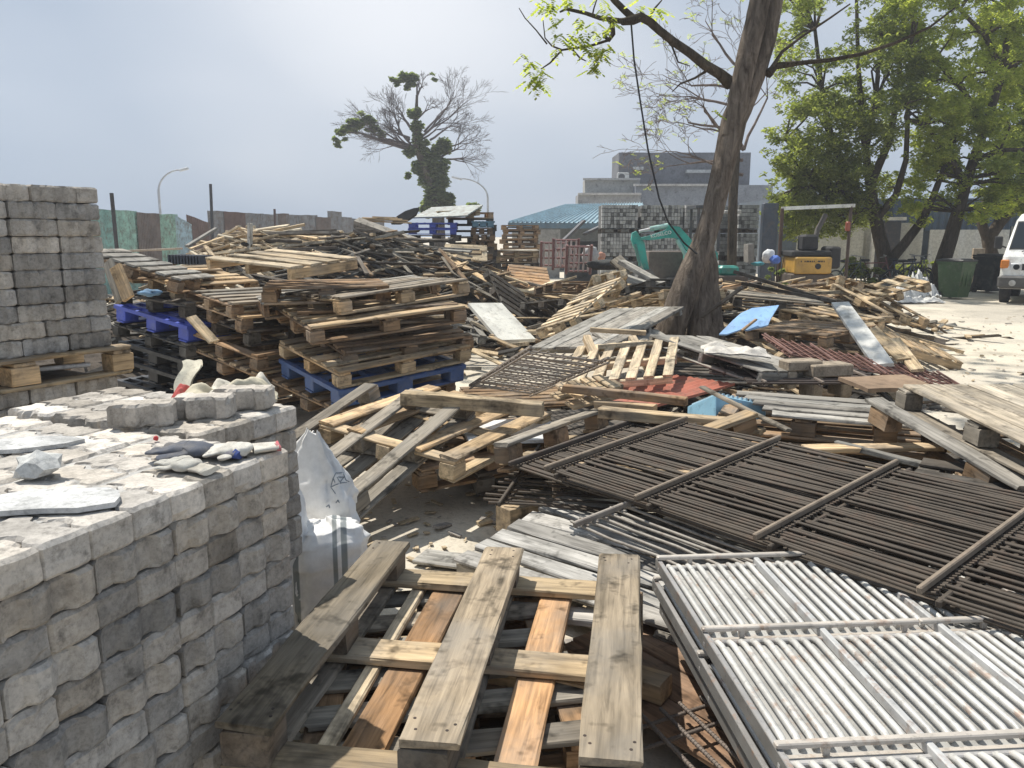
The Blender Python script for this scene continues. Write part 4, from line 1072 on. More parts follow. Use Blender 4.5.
# brown bundle stack and what stands round it
far_stack(504, 227, 23.2, 12, 0, [BROWN, DARK], 'pallet in the brown stack hidden behind the neat brown one', 1.02, 1, .125, 17)
far_stack(503, 225, 22, 13, 2, [BROWN, ORANGE, BROWN], 'pallet in the neat brown stack left of the paver blocks', 1.0, 1, .125, 7)
far_stack(497, 251, 19, 4, 4, [TAN, DARK], 'pale topped pallet in the low stack before the neat brown one', 1.0, .9, .14, 8)
panel(frame(P(497, 250.2, 19), 4), 1.0, .8, .02, 'plywood_sheet', 'pale plywood sheet lying on the low stack before the brown one', 'sheet', WOOD, (.6, .54, .44))
def barrier(u0, v0, u1, v1, Y, label, lean):
    a = P(u0, v1, Y); b = P(u1, v1, Y); h = P(u0, v0, Y).z - a.z; L = (b - a).length
    x = (b - a).normalized(); M = frame(a, math.degrees(math.atan2(x.y, x.x)), 0, lean)
    M = M @ RX(90 - 18 * lean); t = thing('barrier_frame', label, 'barrier', M, 'red and white barrier frames')
    mb = MB()
    for q in (0, L): mb.tube([(q, 0, 0), (q, h, 0)], .03, 6)
    for q in range(4): mb.tube([(0, h * (.1 + q * .28), 0), (L, h * (.1 + q * .28), 0)], .026, 6)
    mb.build('frame', PAINT, t, (.27, .14, .13)); mb = MB()
    for q in range(5): mb.tube([(L * (q + .5) / 5, h * .1, .01), (L * (q + .5) / 5, h * .94, .01)], .022, 6)
    mb.build('uprights', PAINT, t, (.58, .50, .48))
barrier(541, 240, 566, 268, 18.4, 'red and white barrier frame leaning nearest the brown stack', .5)
barrier(553, 238, 578, 270, 18.0, 'red and white barrier frame in the middle of the three', .2)
barrier(566, 242, 590, 274, 17.6, 'red and white barrier frame nearest the excavator arm', .8)
lump('black_bag', 'black bundle of sheeting lying right of the barrier frames', P(606, 270, 16.5), .19, CLOTH, (.04, .045, .045), 'bundle', 8, 3, None, .4, (2.0, .8, .55))
lump('cement_bag', 'pale grey sack standing behind the black bundle', P(590, 265, 18.6), .22, CLOTH, (.42, .42, .42), 'sack', 9, 3, None, .25, (.9, .8, 1.1))
lump('cement_bag', 'orange topped sack right of the pale grey one', P(601, 262, 18.9), .11, CLOTH, (.55, .28, .2), 'sack', 10, 3, None, .25, (.9, .8, 1.1))
mb = MB(); 
for (u0, v0, u1, v1) in ((560, 226, 590, 250),): pass
a = P(566, 250, 26); t = thing('lean_to', 'small dark lean-to under the blue roof beside the paver blocks', 'hut', T(a.x, 26, 0)); inv = t.matrix_world.inverted()
mb = MB(); L = P(606, 250, 26).x - a.x; mb.box((a.x + L / 2, 26.4, .7), (L, .8, 1.4)); mb.build('walls', PLASTER, t, (.08, .085, .09), inv)
mb = MB(); mb.stick((a.x - .15, 26.2, 1.35), (a.x + L * .45, 26.2, 2.05), 1.2, .07); mb.stick((a.x + L * .45, 26.2, 1.62), (a.x + L + .1, 26.2, 2.0), 1.2, .07); mb.build('roof', SHEETM, t, (.11, .12, .13), inv)
mb = MB(); a = P(512, 228, 30); b = P(560, 228, 30); mb.box(((a.x + b.x) / 2, 30, .9), (b.x - a.x, .2, 1.8)); tag(mb.build('block_wall', PLASTER, None, (.34, .33, .31)), 'pale concrete block wall under the eave of the blue roof', 'wall')

# ------------------------------------------------------------------ pallets and panels lying between
DEBUG = bool(globals().get('SHOW_FITS'))
sp('fresh pine pallet tipped up to face the sun before the far stacks', (445, 281), 14.6, 6, -.04, 1.0, .8, .95, PALE, nd=4, wb=.15, v=.06)
sp('orange tan pallet lying tilted right of the fresh pine one', (512, 285), 14.5, 8, -.1, .5, .75, .8, ORANGE, nd=7)
fp('long pallet lying level behind the slatted pine pallets', (534, 287), (601, 287), (540, 281), 13.5, 1.25, 1.0, BROWN, nd=6)
fp('dark pallet lying on its side left of the long level one', (505, 307), (540, 329), (512, 291), 12, 1.0, .8, DARK, -.1, nd=6)
fp('dark pallet leaning behind the one that lies on its side', (520, 302), (551, 318), (530, 288), 12.6, 1.0, .8, DARK, -.1, nd=6)
fp('half buried dark pallet low behind the white panel', (455, 312), (478, 322), (440, 300), 12.2, .9, 1.0, BROWN, 0, nd=7)
fp('small grey slatted pallet half under the left edge of the white panel', (444, 312), (457, 330), (474, 310), 11.4, .8, .8, SILV, 0, nd=5)
panel(fit((500, 340), (468, 303), (531, 335), 10.6, 1.15, .55, .1), 1.15, .55, .05, 'board_sheet', 'white board panel lying tilted across the bare patch', 'panel', PAINT, (.72, .70, .63), wob=.002)
fp('pine pallet of many thin slats lying tilted left of the grey deck', (535, 330), (573, 318), (566, 297), 10.2, .75, 1.1, PALE, .3, nd=10, wb=.065, v=.06)
fp('narrow pine pallet standing up behind the slatted one', (583, 298), (592, 275), (607, 299), 11.8, .75, .5, PALE, .1, nd=4, wb=.1, v=.06)
fp('low pine pallet of thin slats lying between the grey deck and the tree', (606, 306), (664, 305), (640, 290), 11.2, 1.1, 1.2, PINE, 0, nd=8, wb=.07)
fp('dark pallet lying behind the grey deck at the foot of the beams', (605, 292), (648, 292), (618, 280), 12.8, 1.0, 1.0, CHAR, .1, nd=6)
plank(P(622, 262, 13.6), P(662, 284, 12.9), .18, .07, 'upper of two heavy grey beams sloping down before the excavator', SILV, 0, 'heavy_beam', None, 'beam')
plank(P(613, 273, 13.2), P(666, 291, 12.6), .16, .09, 'lower of two heavy grey beams sloping down before the excavator', SILV, 0, 'heavy_beam', None, 'beam')
plank(P(614, 258, 13.8), P(632, 274, 13.6), .26, .05, 'short grey slab propped on the upper end of the beams', GREY, 30, 'grey_slab', None, 'slab')
plank(P(560, 296, 11.6), P(618, 300, 11.4), .1, .06, 'pale batten lying level behind the grey boarded deck', PINE, 0, 'pale_plank')
plank(P(606, 305, 10.9), P(640, 293, 11.5), .09, .05, 'pale batten leaning over the low thin slatted pallet', PINE, 0, 'pale_plank')
# grey boarded decks
def deck(label, A, B, C, YA, Lx, Ly, n, tint, wz=.3, gap=.006, th=.03, v=.1, name='boarded_deck', cat='deck'):
    M = fit(A, B, C, YA, Lx, Ly, wz); t = thing(name, label, cat, M)
    if DEBUG: print('FIT', label[:50], [round(q, 2) for q in M.translation], 'tilt', round(math.degrees(math.acos(min(1, M[2][2])))))
    wb = Ly / n
    for i in range(n): board('deck_board', t, (Lx / 2 + rnd.uniform(-.03, .03), wb * (i + .5), -th / 2), Lx, wb - gap, th, 'x', vary(tint, v))
    for x in (.1, Lx / 2, Lx - .1): board('batten', t, (x, Ly / 2, -th - .03), Ly, .07, .055, 'y', vary(tint, v))
    return t
deck('large grey boarded deck sloping up towards the leaning tree', (529, 347), (612, 308), (600, 352), 8.2, 1.9, .95, 6, SILV, .2)
deck('smaller pale grey boarded deck overlapping the large one', (618, 350), (590, 329), (672, 341), 7.7, .7, .8, 6, SILV, .2)
M = fit((763, 371), (649, 334), (771, 358), 5.95, 1.35, .75, .3)
pallet(M, 1.35, .75, 'long grey closed boarded pallet sloping below the blue board', SILV, style='stringer', nd=4, wb=.185, H=.12, v=.06)
# the fresh pine pallet turned over
fp('fresh pine slatted pallet, turned over, with loose battens across it', (556, 384), (577, 346), (664, 388), 6.35, .95, .94, PALE, .3, 'fn', nd=7, wb=.085, v=.05, style='stringer', under=False, H=.1, kill=1e-9)
for a, b, l in (((586, 337), (603, 374), 'left of two crossing pine battens on the turned over pine pallet'), ((632, 338), (650, 371), 'right of two crossing pine battens on the turned over pine pallet')):
    plank(P(*a, 7.3), P(*b, 6.75), .07, .06, l, PALE, 0, 'cross_batten', None, 'batten')
for a, b, l in (((589, 329.5), (647, 333), 'uppermost long pine batten above the turned over pine pallet'), ((597, 347), (655, 343), 'short pine batten tucked under the crossing battens'), ((603, 368), (694, 358), 'longest pine batten, reaching past the pine pallet to the right'), ((600, 354), (662, 352), 'pine batten second from the top between the crossing battens'), ((604, 362), (655, 355), 'thin pine batten just above the longest one')):
    plank(P(*a, 7.05), P(*b, 7.0), .06, .04, l, PALE, 0, 'long_batten', None, 'batten')
# grid grating by the bare patch
M = fit((469, 387), (549, 397), (505, 347), 6.6, .72, 1.7, .3); LG = .56
t = bar_grate(M, LG, 1.7, 24, (.01, LG - .01), 'flat lit grid grating lying by the bare patch under the pine pallet', (.40, .35, .30), (.30, .26, .22), .0062, railh=.022)
mb = MB()
for k in range(10): mb.tube([(.03 + k * .055, 0, .011), (.03 + k * .055, 1.7, .011)], .005, 5)
mb.build('cross_rods', RUST, t, (.34, .30, .26))
pallet(frame(at(585, 408, .14), 8, 0, .02), 1.1, 1.2, 'dark pallet on the ground below the turned over pine pallet', DARK, nd=7)
pallet(frame(at(478, 408, .14), 14, 0, .02), 1.1, .9, 'brown pallet on the ground before the flat grid grating', BROWN, nd=7)
pallet(frame(at(650, 380, .16), -10, 0, .02), 1.2, 1.1, 'dark pallet lying behind the red ribbed sheet', DARK, nd=7)
# red ribbed sheet, blue louvered crate
panel(fit((648, 409), (735, 384), (640, 386), 5.6, .95, .8, .4), .95, .7, .02, 'ribbed_sheet', 'rusty red ribbed sheet lying flat between pine pallet and blue crate', 'sheet', SHEETM, (.46, .15, .10), 9, .01)
M = fit((691, 404), (737, 413), (698, 391), 5.2, .36, .3, .35)
t = thing('blue_crate', 'light blue louvered crate between the red sheet and the grey slats', 'crate', M)
mb = MB(); mb.cbox((.18, .16, -.10), (.38, .34, .18), .006); mb.build('box', PAINT, t, (.26, .47, .60)); mb = MB()
for k in range(10): mb.box((.025 + k * .034, .16, .0), (.014, .32, .02))
mb.build('louvers', PAINT, t, (.42, .58, .66))
# small broken crate under the pine pallet
M = fit((587, 400), (609, 404), (571, 408), 5.3, .26, .5, .2); t = thing('broken_crate', 'small broken pine crate end below the turned over pine pallet', 'crate', frame(P(570, 414, 5.0), 30, .1, .2))
board('side', t, (.2, .0, .06), .42, .11, .02, 'x', TAN, 0); board('side', t, (.2, .18, .05), .42, .11, .02, 'x', PINE)
for k in range(4): board('slat', t, (.05 + k * .1, .09, .12), .24, .07, .018, 'y', vary(PINE, .1))
board('block', t, (.40, .09, .05), .1, .12, .1, 'y', TAN)
# pallets in front of the centre stack
fp('dark weathered turned over pallet leaning with three runners up', (474, 396), (355, 497), (369, 379), 4.8, 1.2, .85, GREY, .0, 'nf', nd=6, wb=.12, flip=True, tint2=GREY, v=.1)
fp('pine pallet with worn blocks lying level right of the leaning runners', (456, 459), (552, 412), (384, 407), 4.1, 1.1, 1.0, TAN, .3, nd=5, wb=.11, skip=(2,), tint2=PINE)
plank(P(398, 397, 4.8), P(548, 410, 4.6), .1, .08, 'long lit beam with square end lying across the pine pallet', PINE, 0, 'long_beam', None, 'beam')
panel(frame(P(470, 443, 4.5), 12), .6, .55, .02, 'white_board', 'white sheet glimpsed between the boards of the level pine pallet', 'sheet', PAINT, (.75, .76, .76))
a_ = at(492, 443, .50); b_ = at(594, 408, .50); y_ = (b_ - a_).normalized(); x_ = Vector((y_.y, -y_.x, .14)).normalized(); y_ = (y_ - x_ * y_.dot(x_)).normalized()
Mq = Matrix((x_, y_, x_.cross(y_))).transposed().to_4x4(); Mq.translation = a_; Ln = (b_ - a_).length
t = thing('wooden_pallet', 'turned over grey pallet lying partly under the dark bar grates', 'pallet', Mq, GC)
for x0_, nm in ((.05, 0), (.62, 1)):
    if nm == 0: board('runner', t, (x0_, Ln / 2, -.012), Ln, .095, .024, 'y', GREY)
    for q in ((.07, Ln / 2, Ln - .07) if nm == 0 else ()): board('block', t, (x0_, q, -.07), .1, .13, .09, 'x', vary(BROWN, .1))
for k in range(5): board('deck_board', t, (.55, .08 + k * (Ln - .16) / 4, -.128 - .002 * (k % 2)), 1.15, .105, .022, 'x', vary((TAN, PINE)[k % 2], .1), (-4, 2, -2, 3, 0)[k])
for x0_ in (.05, .55, 1.05): board('cross_board', t, (x0_, Ln / 2, -.155), Ln, .09, .02, 'y', vary(BROWN, .1))
pallet(frame(at(478, 474, .22), 24, .04, .05), 1.1, 1.0, 'added dark pallet deepening the shade beneath the level pine pallet', DARK, nd=7)  # added filler, tinted dark to deepen the shade under the pine pallet
pallet(frame(at(560, 470, .26), 38, .05, .0), 1.1, 1.0, 'added dark pallet deepening the shade beneath the turned over grey one', DARK, nd=7)  # likewise added; its dark tint stands in for shade below the grey pallet
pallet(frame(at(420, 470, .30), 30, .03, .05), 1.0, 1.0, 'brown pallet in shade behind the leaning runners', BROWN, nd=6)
plank(P(600, 412, 4.6), P(735, 424, 4.3), .09, .06, 'pale batten running level behind the top edge of the dark grates', PINE, 0, 'edge_batten', None, 'batten')
plank(P(560, 388, 5.0), P(690, 402, 4.7), .06, .05, 'dark pole lying across the red ribbed sheet', BROWN, 0, 'dark_pole', None, 'pole')
plank(P(596, 404, 4.9), P(655, 409, 4.7), .07, .05, 'short brown batten lying under the dark pole', TAN, 0, 'edge_batten', None, 'batten')
# slatted grey pallet and the big boarded pallet at the right
A_ = at(733, 390, .56); Mq = frame(A_, -23); Mq.translation = A_ - Mq.col[1].xyz * .66
pallet(Mq, .98, .66, 'grey pallet of five broad slats lying before the big boarded pallet', SILV, nd=5, wb=.105, tint2=BROWN, v=.07, skew=-.5)
0 and fp('grey pallet of five broad slats lying before the big boarded pallet', (733, 391), (871, 400), (818, 424), 5.1, .98, .62, SILV, .3, nd=5, wb=.095, tint2=BROWN, v=.07)
Mq = frame(Mq.translation + Vector((.08, -.1, -.17)), -20); pallet(Mq, 1.15, .8, 'old pallet lying beneath the grey one with five broad slats', BROWN, nd=5)
Mq = frame(Mq.translation + Vector((.0, .05, -.16)), -8); pallet(Mq, 1.2, .9, 'dark pallet at the bottom beneath the grey one with five broad slats', DARK, nd=6)
A_ = at(897, 384, .75); x_ = at(1024, 441, .71) - A_; x_.normalize(); y_ = Vector((-x_.y, x_.x, 0)).normalized()
if y_.x < 0: y_ = -y_
y_ = (y_ * math.cos(.0) + Vector((0, 0, 0))).normalized(); z_ = x_.cross(y_)
Mq = Matrix((x_, y_, z_)).transposed().to_4x4(); Mq.translation = A_
pallet(Mq, 1.5, 1.2, 'big pale boarded pallet at the edge of the sandy ground', (.50, .43, .33), nd=9, wb=.122, H=.15, tint2=GREY, v=.07)
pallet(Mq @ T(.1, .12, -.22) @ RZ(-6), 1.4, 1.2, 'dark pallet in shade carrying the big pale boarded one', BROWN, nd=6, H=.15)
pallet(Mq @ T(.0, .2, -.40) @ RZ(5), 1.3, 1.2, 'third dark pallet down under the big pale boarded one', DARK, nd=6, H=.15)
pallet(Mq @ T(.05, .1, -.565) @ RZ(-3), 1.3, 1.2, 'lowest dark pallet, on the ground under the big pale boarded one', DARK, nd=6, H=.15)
def runner_piece(label, p0, p1, blocks, tint, w=.11):
    p0, p1 = Vector(p0), Vector(p1); x = (p1 - p0); L = x.length; x.normalize(); y = Vector((0, 0, 1)).cross(x).normalized(); z = x.cross(y)
    M = Matrix((x, y, z)).transposed().to_4x4(); M.translation = p0; t = thing('pallet_runner', label, 'pallet runner', M)
    board('runner_board', t, (L / 2, 0, 0), L, w, .024, 'x', tint)
    for f in blocks: board('block', t, (f * L, 0, -.065), .16, .1, .1, 'x', vary(BROWN, .1))
runner_piece('loose grey pallet runner with blocks, leaning before the big pallet', P(873, 399, 4.4), P(1030, 489, 3.3), (.12, .78), SILV)
runner_piece('loose tan runner end with one block beside the dark grates', P(690, 437, 4.15), P(752, 413, 4.3), (.78,), TAN)
plank(P(700, 386, 4.9), P(792, 432, 4.0), .035, .02, 'thin dark steel strip sloping left of the grey slatted pallet', GREY, 0, 'thin_strip', None, 'strip')
plank(P(803, 449, 4.1), P(940, 447, 4.2), .1, .025, 'pale thin board lying under the grey slatted pallet', PINE, 0, 'under_board')
plank(P(862, 466, 3.75), P(915, 474, 3.6), .06, .02, 'short splintered pine stick at the upper edge of the dark grates', PINE, 0, 'pine_stick')
plank(P(975, 495, 3.2), P(1004, 498, 3.2), .1, .02, 'small fresh board scrap by the right frame edge of the grates', PINE, 0, 'board_scrap')
plank(P(838, 444, 4.2), P(950, 472, 3.8), .05, .03, 'curved grey lath lying between the grates and the slatted pallet', SILV, 0, 'curved_lath')
# rusty mesh, broken concrete, blue board, white plank, rag
M = fit((763, 336), (902, 366), (781, 353), 7.0, 1.7, .40, .0)
t = bar_grate(M, 2.2, .40, 7, (.02, .55, 1.1, 1.65, 2.18), 'rusty red steel mesh panel sloping down to the sandy ground', (.28, .15, .12), (.22, .12, .10), .0085, railh=.02, name='rusty_mesh')
mb = MB()
for k in range(20):
    x = .03 + k * .112; mb.tube([(x, 0, .012), (x - .05, .40, .012)], .0055, 5)
mb.build('cross_bars', RUST, t, (.27, .14, .11))
def on_plane(M, u, v):
    n = M.col[2].xyz; r_ = ray(u, v); q = CAM + r_ * ((M.translation - CAM).dot(n) / r_.dot(n)); q = M.inverted() @ q; return q.x, q.y
Mb = frame(P(748, 322, 7.4), -8, .05, .55)
mb = MB(); mb.prism([on_plane(Mb, u, v) for u, v in ((719, 334), (727, 334), (742, 329), (747, 330), (768, 325), (771, 318), (779, 305), (752, 308), (741, 313), (733, 320))], -.015, 0, Mb)
tag(mb.build('blue_board', PAINT, None, (.30, .50, .80)), 'large light blue board with cut corners tilted right of the tree', 'board')
plank(P(740, 332, 7.25), P(758, 318, 7.35), .03, .02, 'dark stick lying across the large blue board', BROWN, 0, 'dark_stick')
a_, b_ = P(840, 302, 8.7), P(884, 364, 7.3); x_ = (b_ - a_).normalized(); y_ = Vector((-x_.y, x_.x, .12)).normalized(); y_ = (y_ - x_ * y_.dot(x_)).normalized()
Mq = Matrix((x_, y_, x_.cross(y_))).transposed().to_4x4(); Mq.translation = a_ - y_ * .09
panel(Mq, (b_ - a_).length, .18, .035, 'white_plank', 'broad white plank leaning down the front of the heap', 'plank', PLASTER, (.66, .65, .61))
plank(P(866, 323, 8.4), P(905, 361, 7.5), .13, .03, 'tan plank leaning beside the broad white one', PINE, 8, 'tan_plank')
plank(P(893, 338, 8.0), P(919, 372, 7.3), .12, .03, 'pale tan plank with pointed end at the edge of the sandy ground', PINE, 5, 'tan_plank')
Mr = frame(P(736, 352, 6.3), -12, -.05, .05)
def cloth(name, label, M, Lx, Ly, amp, col, seed, th=.01, cat='cloth', mat=CLOTH, freq=5):
    mb = MB(); n = 26
    def f(u, v, s=0):
        x, y = (u - .5) * Lx, (v - .5) * Ly; q = Vector((x * freq / Lx * 2 + seed, y * freq / Ly * 2, seed))
        h = amp * (.6 + noise.noise(q) + .5 * noise.noise(q * 2.3)); e = min(1, 6 * min(u, 1 - u, v, 1 - v)); rr_ = 1 + .22 * noise.noise(Vector((math.atan2(y, x) * 1.2, seed, 2)))
        return (x * rr_, y * rr_, max(.003, h * (.25 + .75 * e)) - s)
    mb.sheet(lambda u, v: f(u, v), n, n); mb.sheet(lambda u, v: f(1 - u, v, th), n, n)
    return tag(mb.build(name, mat, None, col, M), label, cat)
cloth('rag', 'dirty white rag crumpled on the long grey boarded pallet', Mr, .5, .28, .06, (.62, .58, .52), 3.1, freq=1.3)
def rag_alt(): pass
# concrete blocks and the pallets of the heap right of the tree
fp('tan pallet with two hanging blocks beneath the heap by the tree', (838, 322), (779, 309), (845, 313), 8.9, 1.0, .7, TAN, .3, nd=5)
fp('broken tan pallet standing crooked at the crest of the heap by the tree', (888, 314), (832, 283), (896, 305), 10.8, 1.2, .8, TAN, -.1, nd=5, tint2=TAN, flip=True)
fp('dark flat pallet lying low behind the rusty mesh', (826, 335), (745, 328), (830, 324), 7.9, 1.1, .8, BROWN, .3, nd=6)
a_ = P(964, 363, 9.4); y_ = (P(872, 336, 9.5) - a_).normalized(); x_ = Vector((.35, 1, .05)); x_ = (x_ - y_ * x_.dot(y_)).normalized()
Mq = Matrix((x_, y_, x_.cross(y_))).transposed().to_4x4(); Mq.translation = a_
pallet(Mq, .9, 1.15, 'worn pallet with a comb of board ends sliding down to the sandy ground', TAN, nd=9, wb=.085, style='stringer', H=.13, v=.12)
fp('tan pallet tipped up at the right end of the heap by the tree', (868, 300), (842, 292), (882, 283), 11.3, .9, .9, PINE, 0, nd=5)
fp('grey pallet lying flat on top of the heap right of the tree', (830, 305), (735, 296), (820, 298), 10.2, 1.2, .9, GREY, .3, nd=6, tint2=DARK)
fp('brown pallet buried under the heap right of the tree', (800, 300), (748, 290), (808, 292), 11.5, 1.0, .9, BROWN, .3, nd=6)
fp('pine pallet propped behind the crest of the heap by the tree', (884, 288), (858, 292), (880, 278), 12.0, .9, .7, PINE, 0, nd=5)
for a, b, l in (((735, 272), (850, 308), 'long dark bar sloping down across the heap right of the tree'), ((740, 283), (838, 302), 'second long dark bar below the sloping one on that heap'), ((700, 318), (744, 286), 'thin dark bar leaning against the foot of the tree')):
    plank(P(*a, 9.6), P(*b, 9.1), .04, .04, l, DARK, 0, 'dark_bar', None, 'bar')
for u, v, s, l in ((800, 372, .2, 'square tan concrete block under the rusty mesh'), (826, 378, .24, 'larger tan concrete block beside the square one under the mesh')):
    p = P(u, v, 6.2); mb = MB(); 
    mb.cbox((0, 0, s * .9), (s * 1.5, s * .8, s * .4), .01); mb.cbox((-s * .55, 0, s * .35), (s * .4, s * .8, s * .69), .01); mb.cbox((s * .55, 0, s * .35), (s * .4, s * .8, s * .69), .01)
    tag(mb.build('concrete_block', PAVER, None, (.36, .30, .23), T(p.x, p.y, max(0, p.z - s * .6)) @ RZ(14)), l, 'block')
panel(frame(P(868, 389, 5.6), 8, 0, .05), .55, .4, .03, 'cardboard_sheet', 'brown flat sheet lying beside the big boarded pallet', 'sheet', PLASTER, (.32, .23, .16))
# grates under the slatted grey pallet and fillers of the middle ground
for k, (u, v, Y, yaw, l) in enumerate(((712, 374, 6.3, -8, 'dark bar grate in shade under the long grey boarded pallet'), (752, 384, 5.9, 4, 'dark bar grate lying left of the tan concrete blocks'))):
    M = frame(P(u, v, Y), yaw, -.02, .05); bar_grate(M, 1.1, .8, 22, (.1, .55, 1.0), l, (.10, .08, .07), (.22, .18, .15), .009, railh=.02)
DEBUG = False
# ------------------------------------------------------------------ foreground
DEBUG = bool(globals().get('SHOW_FITS'))
# turned over block pallet right before the camera
Lx, Ly = 1.18, 1.04; hF = .43
a = at(216, 722, hF); b = at(373, 539, hF); c = at(643, 766, hF)
x = (b - a).normalized(); y = Vector((-x.y, x.x, 0)); M = Matrix((x, y, Vector((0, 0, 1)))).transposed().to_4x4()
Lx = (b - a).length; Ly = (c - a).length; M.translation = a - y * Ly
t = thing('wooden_pallet', 'weathered turned over pallet with three broad runners, nearest the camera', 'pallet', M, GC)
# local frame: make x run away from the camera, y to the right
def fpart(name, x, y, z, L, w, th, ax, col, rot=0, nails=()):
    b = board(name, t, (x, y, z), L, w, th, ax, col, rot)
    return b
RW = .148
FRW = (.34, .275, .195)
ys = [RW / 2, Ly / 2 - .012, Ly - RW / 2]
if M.col[1].xyz.x < 0: ys = ys[::-1]
for j, y in enumerate(ys):
    yy = y
    nail = MB(); rn = fpart('runner', Lx / 2, yy, -.0125, Lx, RW, .025, 'x', (vary(FRW, .05) if j else (.25, .205, .145)), (-.6, .5, 0)[j])
    for x in (.055, Lx / 2, Lx - .055): fpart('block', x, yy + .008, -.071, .115, RW * .84, .091, 'x', vary((.17, .135, .10), .1), rnd.uniform(-2, 2))
    for x in (.05, .08, Lx / 2 - .02, Lx / 2 + .03, Lx - .08, Lx - .04):
        for s in (-.045, .05): nail.disc((x - Lx / 2 + rnd.uniform(-.01, .01), s + rnd.uniform(-.012, .012), .011), (0, 0, 1), .0042, .0030, 8)
    nail.build('nail_heads', RUST, rn, (.05, .035, .03))
for x in (.055, Lx / 2, Lx - .055): fpart('cross_board', x, Ly / 2, -.131, Ly, .125, .026, 'y', vary((.42, .32, .20), .08))
OB = (.50, .29, .145)
for f, c, w_ in ((.05, GREY, .12), (.205, PALE, .05), (.31, OB, .12), (.50, GREY, .12), (.70, OB, .115), (.95, BROWN, .12)):
    yy = f * Ly if M.col[1].xyz.x > 0 else Ly - f * Ly
    fpart('deck_board', Lx / 2, yy, -.158, Lx + .02, w_, .024, 'x', vary(c, .06), rnd.uniform(-1, 1))
# what it lies on
p = M @ Vector((.2, .5, -.30)); 
def lie(u, v, z, yaw, Lx, Ly, label, tint, **k): q = at(u, v, z); return pallet(frame((q.x, q.y, z), yaw), Lx, Ly, label, tint, **k)
fr = M.translation
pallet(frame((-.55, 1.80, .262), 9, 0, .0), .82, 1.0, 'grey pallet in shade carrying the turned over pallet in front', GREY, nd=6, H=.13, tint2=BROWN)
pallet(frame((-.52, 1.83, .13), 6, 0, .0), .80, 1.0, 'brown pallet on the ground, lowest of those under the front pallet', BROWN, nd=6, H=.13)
plank((-.25, 2.4, .23), (.35, 2.15, .24), .09, .06, 'short beam in shade under the front pallet', TAN, 0, 'short_beam', None, 'beam')
plank((-.15, 2.78, .22), (.42, 2.62, .24), .1, .03, 'broken white board end behind the front pallet', WHITEW, 0, 'white_board_end')
# brown closed deck at the lower right of it
Md = fit((640, 640), (755, 764), (700, 655), 2.2, .5, .4, .6)
z_ = .13
deck_t = thing('brown_deck', 'flat brown boarded deck seen between front pallet and white grating', 'deck', frame((.12, 2.62, z_), -52, -.0, .0))
for i in range(7): board('deck_board', deck_t, (.85, .05 + .155 * i, -.012), 1.7, .148, .024, 'x', vary((.40, .255, .165), .06))
for x in (.15, .85, 1.5): board('batten', deck_t, (x, .5, -.055), 1.1, .09, .06, 'y', BROWN)
o = plank((.33, 2.42, .16), (.50, 2.30, .17), .09, .07, 'square timber end lying on the brown deck', TAN, 0, 'timber_end', None, 'timber')
# small bent rebar grid on the deck
t = thing('rebar_grid', 'small loose grid of ribbed rods lying on the brown deck', 'grid', frame(at(668, 742, .17), 24, 0, 0))
def rebar(mb, a, b, r_): 
    mb.tube([a, b], r_, 7); a, b = Vector(a), Vector(b); n = int((b - a).length / .012)
    for i in range(n): q = a.lerp(b, (i + .5) / n); d = (b - a).normalized() * .0018; mb.tube([q - d, q + d], r_ * 1.22, 7)
mb = MB()
for y in (0, .085): rebar(mb, (-.12, y, 0), (.42, y + .02, .004), .006)
mb.build('long_rods', RUST, t, (.16, .13, .11)); mb = MB()
for x in (-.02, .05, .12, .20): rebar(mb, (x, -.25, .013), (x + .012, .13, .013), .006)
mb.build('cross_rods', RUST, t, (.2, .165, .14))

